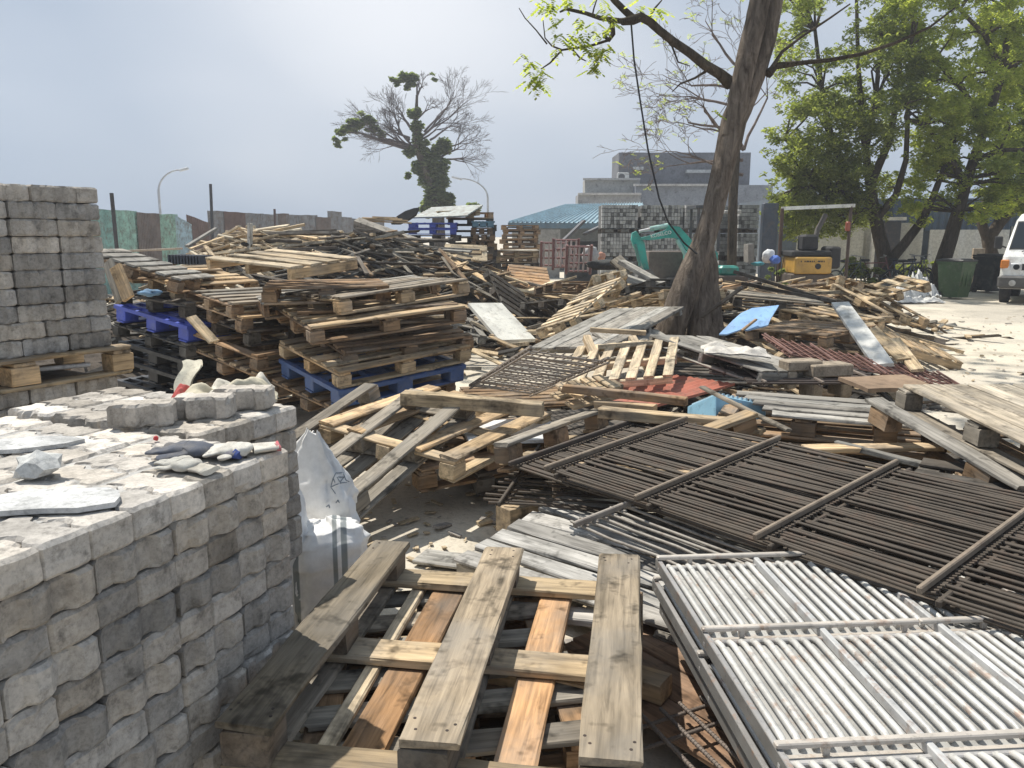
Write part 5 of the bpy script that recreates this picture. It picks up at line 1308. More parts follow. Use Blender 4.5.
# white metal gratings: a stack
hG = .47
a = at(655, 561, hG); b = at(783, 768, hG); x = (b - a).normalized(); y = Vector((-x.y, x.x, 0))
Mg = Matrix((x, y, Vector((0, 0, 1)))).transposed().to_4x4(); Mg.translation = a
GS = (at(699, 635, hG) - a).length
WM = (.56, .55, .52); WM2 = (.62, .61, .58)
def white_grating(M, label, full=True, k=0):
    t = thing('metal_grating', label, 'grating', M, 'white tubular gratings stacked beside the front pallet'); r = random.Random(k)
    L, W = 1.75, 1.95; s = 1
    ns = int(W / .0355)
    mb = MB()
    for i in range(ns):
        if i % 10 == 9: continue
        y = .035 + i * .0355 + r.uniform(-.0035, .0035) + (.0178 if k % 2 else 0)
        for x0, x1 in ((.03, GS - .02), (GS + .03, GS * 2 - .02), (GS * 2 + .03, GS * 3 - .02), (GS * 3 + .03, L - .03)):
            mb.tube([(x0 - .012, y, -.028), (x0 + .01, y, -.004), (x0 + .035, y, .002), (x1 - .03, y, .002), (x1, y, -.006)], .0092, 7)
    mb.build('tubes', GALV, t, WM)
    if k < 2:
        b = MB(); b.box((L / 2, W / 2, -.018), (L - .06, W - .06, .003)); b.build('tray_sheet', GALV, t, (.45, .445, .425))
    mb = MB()
    for i in range(9, ns, 10): mb.cbox((L / 2, .035 + i * .0355, 0), (L - .04, .018, .03), .003)
    mb.build('long_bars', GALV, t, (.52, .52, .51))
    for x in (.015, GS, GS * 2, GS * 3, L - .015):
        b = MB()
        for yy in range(3):
            b.cbox((0, W * (yy + .5) / 3, .018), (.02, W / 3 - .004, .014), .003)
        for yy in range(8): b.cbox((.0, .12 + yy * W / 8, .004), (.016, .016, .03), .002)
        b.build('cross_rail', GALV, t, (.55, .50, .44), T(x, 0, 0)); b = MB(); b.cbox((.03, W / 2, -.012), (.016, W, .016), .003); b.build('tie_rod', GALV, t, (.42, .41, .40), T(x, 0, 0))
    b = MB(); b.cbox((L / 2, .012, -.008), (L, .016, .037), .003); b.build('side_rail', GALV, t, (.33, .32, .31)); b = MB(); b.cbox((L / 2, W - .012, -.008), (L, .016, .03), .003); b.build('side_rail', GALV, t, (.40, .39, .38))
    b = MB(); b.box((L / 2, .0015, -.006), (L - .01, .002, .038)); b.build('side_plate', GALV, t, (.20, .195, .185))
    return t
Mw = Mg.copy()
ord_ = ['topmost', 'second', 'third', 'fourth', 'lowest']
for k in range(5):
    white_grating(Mw @ T(.0 + rnd.uniform(-.006, .006) * k, rnd.uniform(-.006, .006) * k + (.03 if k % 2 else 0), -.041 * k), f'{ord_[k]} of the five white tubular gratings stacked beside the front pallet', True, k)
mb = MB()
pallet(Mw @ T(.1, .1, -.245), 1.2, 1.2, 'dark pallet carrying the stack of white gratings', BROWN, nd=6, H=.22)
cl = MB(); cl.cbox((0, 0, 0), (.035, .09, .018), .005); 

# dark bar grates over everything on the right
Ad, Bd, Cd = (533, 468), (640, 500), (655, 413)
DK = (.085, .068, .052); DR = (.25, .20, .15)
a = at(640, 501, .50); b = at(923, 594, .52); c = at(762, 430, .60)
x = (b - a).normalized(); y = (c - a); Lr = .98; y = (y - x * y.dot(x)).normalized()
Mk = Matrix((x, y, x.cross(y))).transposed().to_4x4(); Mk.translation = a
if DEBUG: print('DARK', Mk, (b - a).length)
sp_ = (b - a).length / 2
x0 = -sp_ * 1.05
def dark_grate(M, Lx, Ly, n, rails, label, k, br=.0085, rails_on=True, rr_=DR, dk=DK):
    t = thing('bar_grate', label, 'grate', M, 'dark steel bar grates laid over the scrap'); r = random.Random(k)
    mb = MB()
    for i in range(n):
        if r.random() < .03: continue
        y = (i + .5) * Ly / n + r.uniform(-.006, .006); z = r.uniform(-.005, .005)
        pts = [(r.uniform(-.03, .03), y, z)]
        for f in (.25, .5, .75): pts.append((Lx * f, y + r.uniform(-.007, .007), z + r.uniform(-.008, .008)))
        pts.append((Lx, y, z)); mb.tube(pts, br, 6)
    mb.build('bars', RUST, t, dk)
    for x_ in rails:
        b = MB(); b.cbox((0, 0, 0), (.018, Ly + .06, .026), .004); b.build('rail', RUST, t, rr_, T(x_, Ly / 2, br + .016))
        b = MB()
        for i in range(0, n): b.tube([(-.03, (i + .5) * Ly / n, -.006), (.035, (i + .5) * Ly / n, .012)], br * .9, 5)
        b.build('hooks', RUST, t, dk, T(x_, 0, 0))
    return t
Lk = sp_ * 4.3
rails = [-x0 + sp_ * k for k in (-1, 0, 1, 2, 3)]
dark_grate(Mk @ T(x0, 0, 0), Lk, Lr, 48, rails, 'uppermost dark bar grate with four raised rails', 1, .0064)
dark_grate(Mk @ T(x0 + .05, .017, -.035), Lk, Lr, 48, rails, 'second dark bar grate right under the uppermost one', 2, .007, rr_=DK)
dark_grate(Mk @ T(x0 - .35, .05, -.07) @ RZ(1.5), Lk * .8, Lr, 48, rails[:3], 'third dark bar grate, its end sticking out left towards the pine pallet', 3, .007, rr_=(.11, .09, .075))
dark_grate(Mk @ T(-.18, -.24, -.075) @ RZ(-2), .95, .42, 8, (.06,), 'light grey bar grate end poking out over the white boards', 4, .006, rr_=(.34, .30, .26), dk=(.36, .33, .29))
for k in range(3): pallet(frame((1.45, 3.05, .44 - k * .145), -38 + 4 * k, .0, .06), 1.1, 1.0, ('top', 'middle', 'bottom')[k] + ' of three dark pallets propping up the dark bar grates', DARK, nd=6)
q = at(560, 470, .40)
dark_grate(frame(at(482, 505, .25), -16, .02, .1), 1.2, .8, 15, (.1, .9), 'low dark bar grate in the shade under the turned over grey pallet', 5, .007, rr_=DK)
mb = MB(); p0 = at(556, 497, .2); mb.tube([p0, p0 + Vector((0, 0, .16))], .022, 10); tag(mb.build('pipe_stub', RUST, None, (.3, .24, .19)), 'short upright pipe stub at the left end of the dark grates', 'pipe')
plank(at(505, 520, .12), at(520, 516, .12) + Vector((.05, .05, 0)), .12, .14, 'square timber block propping the white boards', TAN, 0, 'timber_block', None, 'block')
# white washed pallet under it
a = at(455, 556, .16); b = at(563, 493, .26); c = a + Vector((.9, -.62, .04))
y = (b - a).normalized(); x = (c - a); x = (x - y * x.dot(y)).normalized()
Mz = Matrix((x, y, x.cross(y))).transposed().to_4x4(); Mz.translation = a
pallet(Mz, 1.15, (b - a).length, 'white washed pallet of broad boards under the dark grates', WHITEW, nd=7, wb=(b - a).length / 7 - .018, H=.12, tint2=SILV, v=.05, kill=1e-9)
plank(at(420, 556, .02), at(474, 563, .03), .16, .02, 'flat pale board lying on the ground before the white washed pallet', SILV, 0, 'flat_board')
plank(at(365, 460, .25), at(380, 463, .25), .11, .1, 'small dark block in shade under the leaning pallet', BROWN, 0, 'dark_block', None, 'block')

# ------------------------------------------------------------------ sacks beside the near stack
def make_sack_mat(stripe):
    m, nt, b = new_mat('woven_sack' + ('_striped' if stripe else ''))
    v = coords(nt, (1, 1, 1), False); c = mul(nt, (.80, .79, .77), ramp(nt, ntex(nt, v, 6, 5, .7), (.3, .72), (.6, 1)))
    if stripe:
        sx = N(nt, 'ShaderNodeSeparateXYZ'); nt.links.new(v, sx.inputs[0])
        mm = N(nt, 'ShaderNodeMath', _operation='MULTIPLY_ADD'); mm.inputs[1].default_value = 5.2; mm.inputs[2].default_value = .45; nt.links.new(sx.outputs['X'], mm.inputs[0])
        fr_ = N(nt, 'ShaderNodeMath', _operation='FRACT'); nt.links.new(mm.outputs[0], fr_.inputs[0])
        st = ramp(nt, fr_.outputs[0], (0, 0), (.60, 0), (.62, 1), (.70, 1), (.71, 0), (.78, 0), (.79, 1), (.9, 1), (.92, 0))
        c = mul(nt, c, (.24, .26, .26), 'MIX', st)
    nt.links.new(c, b.inputs['Base Color']); b.inputs['Roughness'].default_value = .5
    wv = ntex(nt, coords(nt, (180, 180, 60), False), 1, 1); bump(nt, b, wv, .12, .002)
    return m
SACK = make_sack_mat(False); SACKS = make_sack_mat(True)
def sack(name, label, p, rings, col, seed, mat, lean=(0, 0), yaw=0, sq=.75):
    mb = MB(); n = 40; PTS = []
    for i in range(41):
        f = i / 40; k = f * (len(rings) - 1); a_ = int(min(k, len(rings) - 2)); w_ = k - a_; w_ = w_ * w_ * (3 - 2 * w_)
        z = rings[a_][0] * (1 - w_) + rings[a_ + 1][0] * w_; rd = rings[a_][1] * (1 - w_) + rings[a_ + 1][1] * w_; sx = (rings[a_][2] * (1 - w_) + rings[a_ + 1][2] * w_)
        for k2 in range(n):
            an = 2 * math.pi * k2 / n; q = Vector((math.cos(an) * 1.5, math.sin(an) * 1.5, z * 6 + seed)); cr = noise.noise(q) * .16 + noise.noise(q * 2.7) * .08 - .13 * (1 - abs(noise.noise(Vector((math.cos(an) * 2.2, math.sin(an) * 2.2 + z * 2, seed))))) ** 6 + .05 * noise.noise(q * 6) - .12 * (1 - abs(noise.noise(q * 1.4 + Vector((0, 0, 7))))) ** 7 - .08 * (1 - abs(noise.noise(q * 2.6))) ** 8 + f * .10 * math.sin(an * 5 + z * 9 + 3 * noise.noise(q * .8)) + .03 * math.sin(an * 11 - z * 14 + seed)
            R_ = rd * (1 + cr); ca, sa = math.cos(an), math.sin(an); e = .75
            X = R_ * math.copysign(abs(ca) ** e, ca); Y = R_ * sx * math.copysign(abs(sa) ** e, sa)
            PTS.append((X + lean[0] * z, Y + lean[1] * z, z + .03 * noise.noise(Vector((an * 2, seed, 4))) * f * 1.2))
    F = [(i * n + k2, i * n + (k2 + 1) % n, (i + 1) * n + (k2 + 1) % n, (i + 1) * n + k2) for i in range(40) for k2 in range(n)]
    F.append(tuple(40 * n + k2 for k2 in range(n)))
    mb.add(PTS, F, True); o = mb.build(name, mat, None, col, T(*p) @ RZ(yaw)); return tag(o, label, 'sack', 'white woven sacks beside the near stack')
q = P(322, 560, 2.86); sack('woven_sack', 'slack white woven sack with a pinched peak and a faint mark, behind the striped one', (-.90, 3.34, 0), [(0, .16, .9), (.12, .2, .8), (.30, .205, .75), (.40, .20, .65), (.48, .20, .5), (.55, .18, .36), (.62, .14, .26), (.69, .085, .2), (.74, .04, .15), (.76, .03, .15)], None, 1.7, SACK, (.05, .0), -14)
q = P(330, 600, 2.6); sack('woven_sack', 'full white sack with grey stripes right beside the front pallet', (-.77, 3.08, 0), [(0, .15, .9), (.12, .175, .8), (.28, .18, .75), (.37, .175, .72), (.42, .14, .66), (.44, .08, .6), (.445, .02, .5)], None, 6.2, SACKS, (0, .03), 12)
q = P(292, 470, 2.75); sack('woven_sack', 'pinkish white sack wedged between the near stack and the slack one', (-.93, 3.05, 0), [(0, .11, .9), (.2, .13, .8), (.45, .11, .7), (.64, .06, .5), (.74, .02, .4)], None, 9.1, SACK, (0, 0), 0)
# drawn mark on the sack: an angular outline
# ------------------------------------------------------------------ gloves and cloth on the near stack
def make_knit():
    m, nt, b = new_mat('knit'); v = coords(nt, (1, 1, 1)); c = mul(nt, objcol(nt), (.30, .27, .23), 'MIX', ramp(nt, ntex(nt, v, 14, 5, .7), (.45, 0), (.72, .75)))
    wv = N(nt, 'ShaderNodeTexWave', Scale=260.0, Distortion=1.5); nt.links.new(v, wv.inputs['Vector']); c = mul(nt, c, ramp(nt, wv.outputs['Fac'], (0, .7), (.6, 1.05)))
    nt.links.new(c, b.inputs['Base Color']); b.inputs['Roughness'].default_value = 1; bump(nt, b, wv.outputs['Fac'], .5, .002); return m
KNIT = make_knit()
def glove(label, p, yaw, col, cuff, seed, s=1.0, curl=.4, z=0):
    t = thing('work_glove', label, 'glove', T(*p) @ RZ(yaw) @ Matrix.Diagonal((s, s, s, 1)), 'work gloves lying on the near stack'); r = random.Random(seed)
    bm = bmesh.new(); sk = []
    me = bpy.data.meshes.new('glove_hand'); V = []; E = []; RD = []
    def vtx(x, y, z, rd): V.append((x + r.uniform(-.003, .003), y + r.uniform(-.004, .004), z * .8)); RD.append(rd); return len(V) - 1
    w0 = vtx(-.02, 0, .024, .042); w1 = vtx(.03, 0, .03, .048); w2 = vtx(.07, 0, .028, .046); E += [(w0, w1), (w1, w2)]
    for k, yy in enumerate((-.033, -.011, .011, .033)):
        L = (.055, .07, .072, .062)[k]; a_ = r.uniform(-.2, .2); i0 = w2
        for f, zz in ((.35, .026), (.7, .024), (1, .014)):
            i1 = vtx(.075 + L * f * (1 - curl * .3 * f), yy * 1.15 + a_ * L * f, zz + .012 * r.random(), .0155); E.append((i0, i1)); i0 = i1
    i0 = w1
    for x, yy, zz in ((.05, .045, .022), (.075, .065, .018), (.095, .072, .014)): i1 = vtx(x, yy, zz, .016); E.append((i0, i1)); i0 = i1
    me.from_pydata(V, E, []); o = link('hand', me, t); sm = o.modifiers.new('s', 'SKIN'); 
    for i, d in enumerate(me.skin_vertices[0].data if len(me.skin_vertices) else []): pass
    if not me.skin_vertices:
        bm.from_mesh(me); bm.verts.layers.skin.verify(); bm.to_mesh(me)
    for i, d in enumerate(me.skin_vertices[0].data): d.radius = (RD[i] * 1.05, RD[i] * .6); d.use_root = (i == 1)
    bm.free(); ss = o.modifiers.new('u', 'SUBSURF'); ss.levels = ss.render_levels = 3; bpy.context.view_layer.update()
    m2 = bpy.data.meshes.new_from_object(o.evaluated_get(bpy.context.evaluated_depsgraph_get())); o.modifiers.clear(); o.data = m2; bpy.data.meshes.remove(me)
    zm = min(v.co.z for v in m2.vertices)
    for v in m2.vertices:                     # limp knitted cloth: flat, creased and twisted
        c_ = v.co; q_ = Vector((c_.x * 38 + seed * 5, c_.y * 38, seed))
        c_.z = (c_.z - zm) * .62 + .004 * noise.noise(q_) + .006 * abs(noise.noise(q_ * .5)) + .16 * c_.y * c_.x
        c_.x += .006 * noise.noise(q_ * .45); c_.y += .008 * noise.noise(q_ * .4 + Vector((3, 1, 2)))
    zm = min(v.co.z for v in m2.vertices)
    for v in m2.vertices: v.co.z -= zm
    m2.materials.clear(); m2.materials.append(KNIT); o.color = (*col, 1)
    mb = MB(); mb.tube([(-.085, 0, .018), (-.05, 0, .02), (-.015, 0, .021)], [.034, .032, .031], 16)
    mb.v = [(x, y * 1.15, .002 + max(0, z) * .38 + .004 * math.sin(x * 160 + y * 90)) for x, y, z in mb.v]; mb.build('cuff', KNIT, t, cuff[0])
    mb = MB(); mb.tube([(-.093, 0, .018), (-.08, 0, .018)], [.0345, .0345], 16); mb.v = [(x, y * 1.15, .002 + max(0, z) * .38 + .004 * math.sin(x * 160 + y * 90)) for x, y, z in mb.v]; mb.build('cuff_hem', KNIT, t, cuff[1])
    return t
glove('white knitted glove with a pink red hem at the stack edge', at(248, 453, 1.003), 206, (.72, .69, .62), ((.72, .68, .60), (.60, .16, .18)), 1, .92)
glove('grey palmed glove with a blue hem in front of the white one', at(207, 456, 1.003), 176, (.13, .14, .17), ((.15, .15, .19), (.05, .08, .26)), 2, 1.1)
glove('dirty white glove curled against the grey palmed one', at(193, 470, 1.003), 150, (.60, .58, .52), ((.62, .58, .5), (.6, .57, .5)), 3, .75)
cloth('red_cloth', 'small red and pale rag end lying left behind the loose pavers', frame(at(172, 412, 1.0) + Vector((0, .12, .01)), 18), .10, .10, .04, (.45, .09, .08), 2.3, freq=1.1)
cloth('cream_rag', 'cream rag bunched up high behind the middle loose paver', frame(at(232, 404, 1.0) + Vector((0, .10, .01)), 18), .24, .16, .06, (.66, .62, .53), 5.7, freq=1.2)
cloth('yellow_cloth', 'crumpled cream cloth heaped behind the loose pavers', frame(at(214, 412, 1.0) + Vector((0, .16, .01)), 18), .36, .15, .06, (.62, .56, .42), 8.3, freq=1.3)
mb = MB(); pts = [P(193, 365, 3.3), P(186, 368, 3.2), P(183, 380, 3.1), P(184, 395, 3.0)]; 
def strip(pts, w, th, name, label, col, cat):
    mb = MB(); n = len(pts) * 5
    def f(u, v, s=0):
        k = u * (len(pts) - 1); i = min(int(k), len(pts) - 2); q = pts[i].lerp(pts[i + 1], k - i)
        return q + Vector(((v - .5) * w + .01 * math.sin(u * 9), -.05 * u + .012 * math.sin(v * 3 + u * 2) + s, .003 * math.sin(v * 9)))
    mb.sheet(f, n, 8); mb.sheet(lambda u, v: f(u, 1 - v, th), n, 8); return tag(mb.build(name, CLOTH, None, col), label, cat)
strip([P(191, 361, 3.22), P(189, 372, 3.18), P(186, 390, 3.15), P(184, 414, 3.1)], .075, .02, 'cream_cloth', 'cream cloth strip hanging down behind the near stack', (.68, .63, .50), 'cloth')
lump('red_scrap', 'tiny red scrap of plastic on the raised course of pavers', at(156, 441, 1.0), .008, PLASTIC, (.55, .05, .05), 'scrap', 12, 2)

# faint printed mark on the slack sack
from mathutils.bvhtree import BVHTree
so_ = [o for o in COL.objects if o.get('label', '').startswith('slack white')][0]
bpy.context.view_layer.update()
bv = BVHTree.FromPolygons([so_.matrix_world @ v.co for v in so_.data.vertices], [p.vertices[:] for p in so_.data.polygons])
mb = MB()
for poly in ([(336, 473), (333, 479), (331, 487), (337, 496)], [(336, 473), (343, 472.5), (346, 480), (350, 482)], [(337, 477), (340, 482), (344, 477), (336, 477)], [(331, 487), (340, 483), (349, 482)], [(333, 478), (336, 484)], [(326, 507), (329, 505), (330, 509)], [(336, 503), (338, 500), (340, 504)]):
    pts = []
    for (a0, b0), (a1, b1) in zip(poly, poly[1:]):
        for k in range(4):
            u, v = a0 + (a1 - a0) * k / 4, b0 + (b1 - b0) * k / 4; h = bv.ray_cast(CAM, ray(u, v).normalized())
            if h[0]: pts.append(h[0] + h[1] * .001)
    if len(pts) > 2: mb.tube(pts, .0022, 4)
if mb.v: mb.build('printed_mark', PAINT, so_, (.22, .26, .30), so_.matrix_world.inverted())
# ------------------------------------------------------------------ mini excavator
YE = 20
TEALX = (.03, .36, .30)
ex0 = P(708, 270, YE); t = thing('mini_excavator', 'teal mini excavator with folded arm behind the leaning tree', 'excavator', T(ex0.x, YE, 0)); inv = t.matrix_world.inverted()
def prof(mb, pts, Y, th, b=0):
    w_ = [P(u, v, Y) for u, v in pts]; n = len(w_)
    V = [p + Vector((0, -th / 2, 0)) for p in w_] + [p + Vector((0, th / 2, 0)) for p in w_]
    mb.add(V, [tuple(range(n)), tuple(range(2 * n - 1, n - 1, -1))] + [(i, n + i, n + (i + 1) % n, (i + 1) % n) for i in range(n)])
mb = MB(); prof(mb, [(639, 238), (652, 235), (666, 230), (668, 225), (679, 227), (688, 237), (696, 247), (694, 251), (688, 252), (682, 246), (675, 238), (666, 238), (652, 240), (640, 240)], YE, .22)
bm_ = mb.build('boom', PAINT, t, TEALX, inv)
mb = MB(); prof(mb, [(632, 233), (636, 231), (640, 237), (644, 243), (646, 255), (649, 271), (644, 271), (639, 258), (633, 246), (631, 240)], YE, .16)
mb.build('stick', PAINT, t, TEALX, inv)
mb = MB(); mb.tube([P(639, 231.5, YE), P(652, 228.5, YE)], .035, 8); mb.build('arm_cylinder_rod', GALV, t, (.6, .6, .6), inv)
mb = MB(); mb.tube([P(650, 229, YE), P(668, 225.5, YE)], .06, 8); mb.build('arm_cylinder', PAINT, t, (.35, .55, .50), inv)
mb = MB(); mb.tube([P(677, 240, YE - .14), P(688, 259, YE - .14)], .05, 8); mb.build('boom_cylinder', PAINT, t, (.25, .5, .46), inv)
mb = MB(); mb.tube([P(635, 244, YE - .1), P(640, 266, YE - .1)], .04, 8); mb.build('bucket_cylinder', PAINT, t, (.08, .25, .22), inv)
mb = MB(); prof(mb, [(640, 270), (650, 269), (655, 276), (652, 285), (642, 287), (634, 280)], YE, .45); mb.build('bucket', RUST, t, (.12, .12, .12), inv)
mb = MB()
a, b = P(690, 250, YE), P(716, 252, YE); mb.cbox(((a.x + b.x) / 2, YE + .3, .95), (b.x - a.x, 1.1, .55), .06); mb.build('house', PAINT, t, TEALX, inv)
mb = MB(); 
for sx in (.1, .62):
    for sy in (-.1, .7): mb.stick((P(692, 250, YE).x + sx, YE + sy, 1.2), (P(692, 250, YE).x + sx, YE + sy, 2.25), .06, .06)
mb.box((P(692, 250, YE).x + .36, YE + .3, 2.28), (.7, 1.0, .07)); mb.build('canopy', PAINT, t, (.06, .065, .07), inv)
for sy, l in ((-.35, 'track'), (.85, 'track')):
    mb = MB(); n = 28; L = .62; R_ = .24; cx = (a.x + b.x) / 2
    outl = [(cx + math.copysign(L, math.cos(q)) + R_ * math.cos(q), .27 + R_ * math.sin(q)) for q in [2 * math.pi * i / n for i in range(n)]]
    V = [(x, YE + sy - .14, z) for x, z in outl] + [(x, YE + sy + .14, z) for x, z in outl]
    mb.add(V, [tuple(range(n)), tuple(range(2 * n - 1, n - 1, -1))] + [(i, n + i, n + (i + 1) % n, (i + 1) % n) for i in range(n)]); mb.build('track', RUBBER, t, None, inv)
mb = MB(); mb.box(((a.x + b.x) / 2, YE + .25, .5), (.9, .9, .35)); mb.build('undercarriage', RUST, t, (.08, .08, .08), inv)
def text(name, body, size, M, mat, parent, col=None):
    c = bpy.data.curves.new(name, 'FONT'); c.body = body; c.size = size; c.extrude = .002; c.align_x = 'CENTER'; c.align_y = 'CENTER'
    tmp = bpy.data.objects.new(name, c); COL.objects.link(tmp); bpy.context.view_layer.update()
    me = bpy.data.meshes.new_from_object(tmp.evaluated_get(bpy.context.evaluated_depsgraph_get())); bpy.data.objects.remove(tmp)
    me.materials.clear(); me.materials.append(mat); o = bpy.data.objects.new(name, me); COL.objects.link(o); o.parent = parent; o.matrix_local = M
    if col: o.color = (*col, 1)
    return o
q = P(661, 234.4, YE - .114); text('lettering', 'KOBELCO', .115, inv @ T(*q) @ RY(-12) @ RX(90), PAINT, t, (.85, .88, .85))
# rusty hopper board before the stacks
a = P(646, 251, 21.5); b = P(692, 252, 21.5); mb = MB(); mb.cbox(((a.x + b.x) / 2, 21.5, a.z * .5), (b.x - a.x, .9, a.z), .02)
tag(mb.build('steel_bin', RUST, None, (.16, .13, .115)), 'brown grey steel bin standing behind the excavator arm', 'bin')
# things right of the trunk
a = P(727, 270, 17); t = thing('water_tank', 'teal covered low tank just right of the leaning tree', 'tank', T(a.x, 17, 0)); mb = MB(); mb.cbox((.0, 0, .86), (.42, .4, .2), .06); mb.build('cover', PAINT, t, (.04, .30, .25)); mb = MB(); mb.cbox((.05, 0, .38), (.7, .5, .76), .03); mb.build('base', RUST, t, (.14, .11, .09))
mb = MB(); mb.stick(P(749, 244, 15.5), P(749, 262, 15.5), .3, .12); tag(mb.build('grey_post', PLASTER, None, (.25, .24, .22)), 'short thick grey post standing right of the teal tank', 'post')
lump('white_sack', 'white sack sitting on the lumber pile beside the yellow machine', (P(768, 263, 15.4).x, 15.4, P(768, 263, 15.4).z), .12, CLOTH, (.75, .76, .78), 'sack', 15, 3, None, .3, (1, .8, 1.2))
lump('blue_bag', 'bright blue bag leaning on the white sack', (P(775, 264, 15.3).x, 15.3, P(775, 264, 15.3).z), .09, CLOTH, (.12, .22, .62), 'bag', 16, 3, None, .3, (1.1, .8, .9))
lump('blue_tarp', 'small teal blue tarp on the lumber pile left of the white sack', (P(758, 265, 15.6).x, 15.6, P(758, 266, 15.6).z), .08, CLOTH, (.08, .32, .40), 'tarp', 17, 3, None, .3, (1.6, .8, .5))
# white topped lamp fixture on the tree side
a = P(732, 212, 23.4); mb = MB(); mb.cbox((a.x, a.y, a.z), (.48, .3, .1), .02); mb.tube([(a.x, a.y, a.z), (a.x, a.y, 0)], .05, 8)
tag(mb.build('floodlight_post', PAINT, None, (.42, .41, .38)), 'slim post with a flat pale head before the far paver stacks', 'post')

# ------------------------------------------------------------------ yellow machine under a white bar
YM = 18
a = P(794, 282, YM); b = P(831, 282, YM); L = b.x - a.x; zt = P(800, 257, YM).z; zb = P(800, 274, YM).z
t = thing('yellow_machine', 'yellow engine housing with a dark round port and black parts heaped on top', 'machine', T((a.x + b.x) / 2, YM, 0))
mb = MB(); mb.cbox((0, .45, (zt + zb) / 2), (L, .9, zt - zb), .03); mb.build('housing', PAINT, t, (.50, .29, .06))
mb = MB(); mb.disc((.10, -.001, (zt + zb) / 2 - .02), (0, -1, 0), .065, .012, 20); mb.build('round_port', RUBBER, t)
mb = MB()
r = random.Random(4); x = -L * .34
while x < L * .30:
    w_ = r.uniform(.015, .04); mb.box((x, -.003, zt - .10), (w_, .006, .035)); x += w_ + .014 + (.05 if r.random() < .15 else 0)
mb.build('worn_lettering', RUBBER, t)
mb = MB(); mb.cbox((.02, .45, zb / 2), (L * 1.15, .8, zb), .03); mb.build('skid', RUST, t, (.10, .08, .065))
mb = MB(); mb.cbox((-.02, .5, zt + .07), (L * 1.08, .85, .13), .03); mb.build('engine_cover', RUBBER, t)
mb = MB(); mb.cbox((-L * .02, .4, zt + .31), (.36, .4, .38), .05, T(0, 0, 0) @ Matrix.Shear('XZ', 4, (.0, 0)) ); mb.build('seat_back', RUBBER, t)
mb = MB(); mb.cbox((L * .62, .4, zt - .02), (.26, .6, .5), .04); mb.build('side_box', RUBBER, t)
mb = MB(); mb.tube([(L * .2, .6, zt + .1), (L * .35, .7, zt + .6), (L * .6, .8, zt + .95)], .06, 8); mb.build('exhaust', RUST, t, (.1, .09, .08))
# frame with white cross bar
fz = P(780, 208.5, YM + .8).z
t = thing('crossbar_stand', 'thin rusty frame carrying a white bar above the yellow machine', 'frame', T(P(778, 280, YM + .8).x, YM + .8, 0)); x1 = P(848, 280, YM + .8).x - P(778, 280, YM + .8).x
mb = MB(); mb.tube([(0, 0, 0), (0, 0, fz)], .045, 8); mb.build('post', RUST, t, (.11, .07, .055)); mb = MB(); mb.tube([(x1 - .06, 0, 0), (x1 - .06, 0, fz + .05)], .04, 8); mb.build('post', RUST, t, (.10, .07, .055))
mb = MB(); mb.stick((-.02, 0, fz), (x1 + .02, 0, P(848, 205.5, YM + .8).z), .07, .08); mb.build('cross_bar', PAINT, t, (.72, .72, .66))
mb = MB(); mb.cbox((x1 - .1, 0, P(844, 226, YM).z), (.1, .1, .22), .02); mb.build('orange_lamp', PAINT, t, (.35, .09, .05))

# ------------------------------------------------------------------ wheelie bins
def wheelie(label, u, v, Y, s, yaw, col, lidopen=False):
    p = P(u, v, Y); t = thing('wheelie_bin', label, 'bin', T(p.x, Y, 0) @ RZ(yaw) @ Matrix.Scale(s, 4), 'wheelie bins by the trees')
    mb = MB(); V = []
    for z, w_, d in ((.06, .46, .52), (.5, .52, .62), (.95, .57, .70), (.95, .62, .75), (1.0, .62, .75)):
        for sx, sy in ((-1, -1), (1, -1), (1, 1), (-1, 1)): V.append((sx * w_ / 2, sy * d / 2, z))
    F = [(0, 3, 2, 1)] + [(k * 4 + i, k * 4 + (i + 1) % 4, k * 4 + 4 + (i + 1) % 4, k * 4 + 4 + i) for k in range(4) for i in range(4)] + [(16, 17, 18, 19)]
    mb.add(V, F); mb.build('body', PLASTIC, t, col)
    mb = MB(); mb.cbox((0, 0, 1.03), (.64, .78, .05), .02); mb.cbox((0, .02, 1.065), (.5, .6, .03), .012); mb.build('lid', PLASTIC, t, (.03, .032, .035))
    mb = MB(); mb.tube([(-.25, .42, .98), (.25, .42, .98)], .018, 8); mb.build('handle', PLASTIC, t, col)
    for sx in (-1, 1): mb = MB(); mb.disc((sx * .24, .27, .1), (sx, 0, 0), .1, .05, 16); mb.build('wheel', RUBBER, t)
    mb = MB(); 
    for sx in (-.17, 0, .17): mb.box((sx, -.322, .6), (.03, .012, .5), Matrix.Translation((0, -.005, 0)))
    mb.build('ribs', PLASTIC, t, col)
wheelie('green wheelie bin with a black lid standing at the edge of the sandy ground', 953, 300, 20.2, .94, 28, (.04, .085, .035))
wheelie('nearly black wheelie bin standing between the green one and the van', 989, 292, 22.4, 1.0, 20, (.022, .028, .03))
mb = MB(); p = P(968, 281, 20.6); mb.tube([(p.x + .30 * math.cos(q), 20.8, .52 + .42 * math.sin(q)) for q in [2 * math.pi * k / 20 for k in range(21)]], .05, 8)
tag(mb.build('inner_tube', RUBBER), 'worn thin tyre standing behind the green wheelie bin', 'tyre')
mb = MB(); a = P(975, 285, 24.4); mb.cbox((a.x, 24.4, .6), (.35, .1, 1.2), .01); tag(mb.build('pale_board', PLASTER, None, (.45, .36, .27)), 'pale board standing upright between the two wheelie bins', 'board')
Mt = frame(P(912, 299, 19.5), 8, 0, 0); Mt.translation.z = .02
cloth('white_tarp', 'grey white plastic tarp heaped on the ground left of the green wheelie bin', Mt, 1.0, .7, .5, (.62, .62, .60), 4.4, .012, 'tarp')
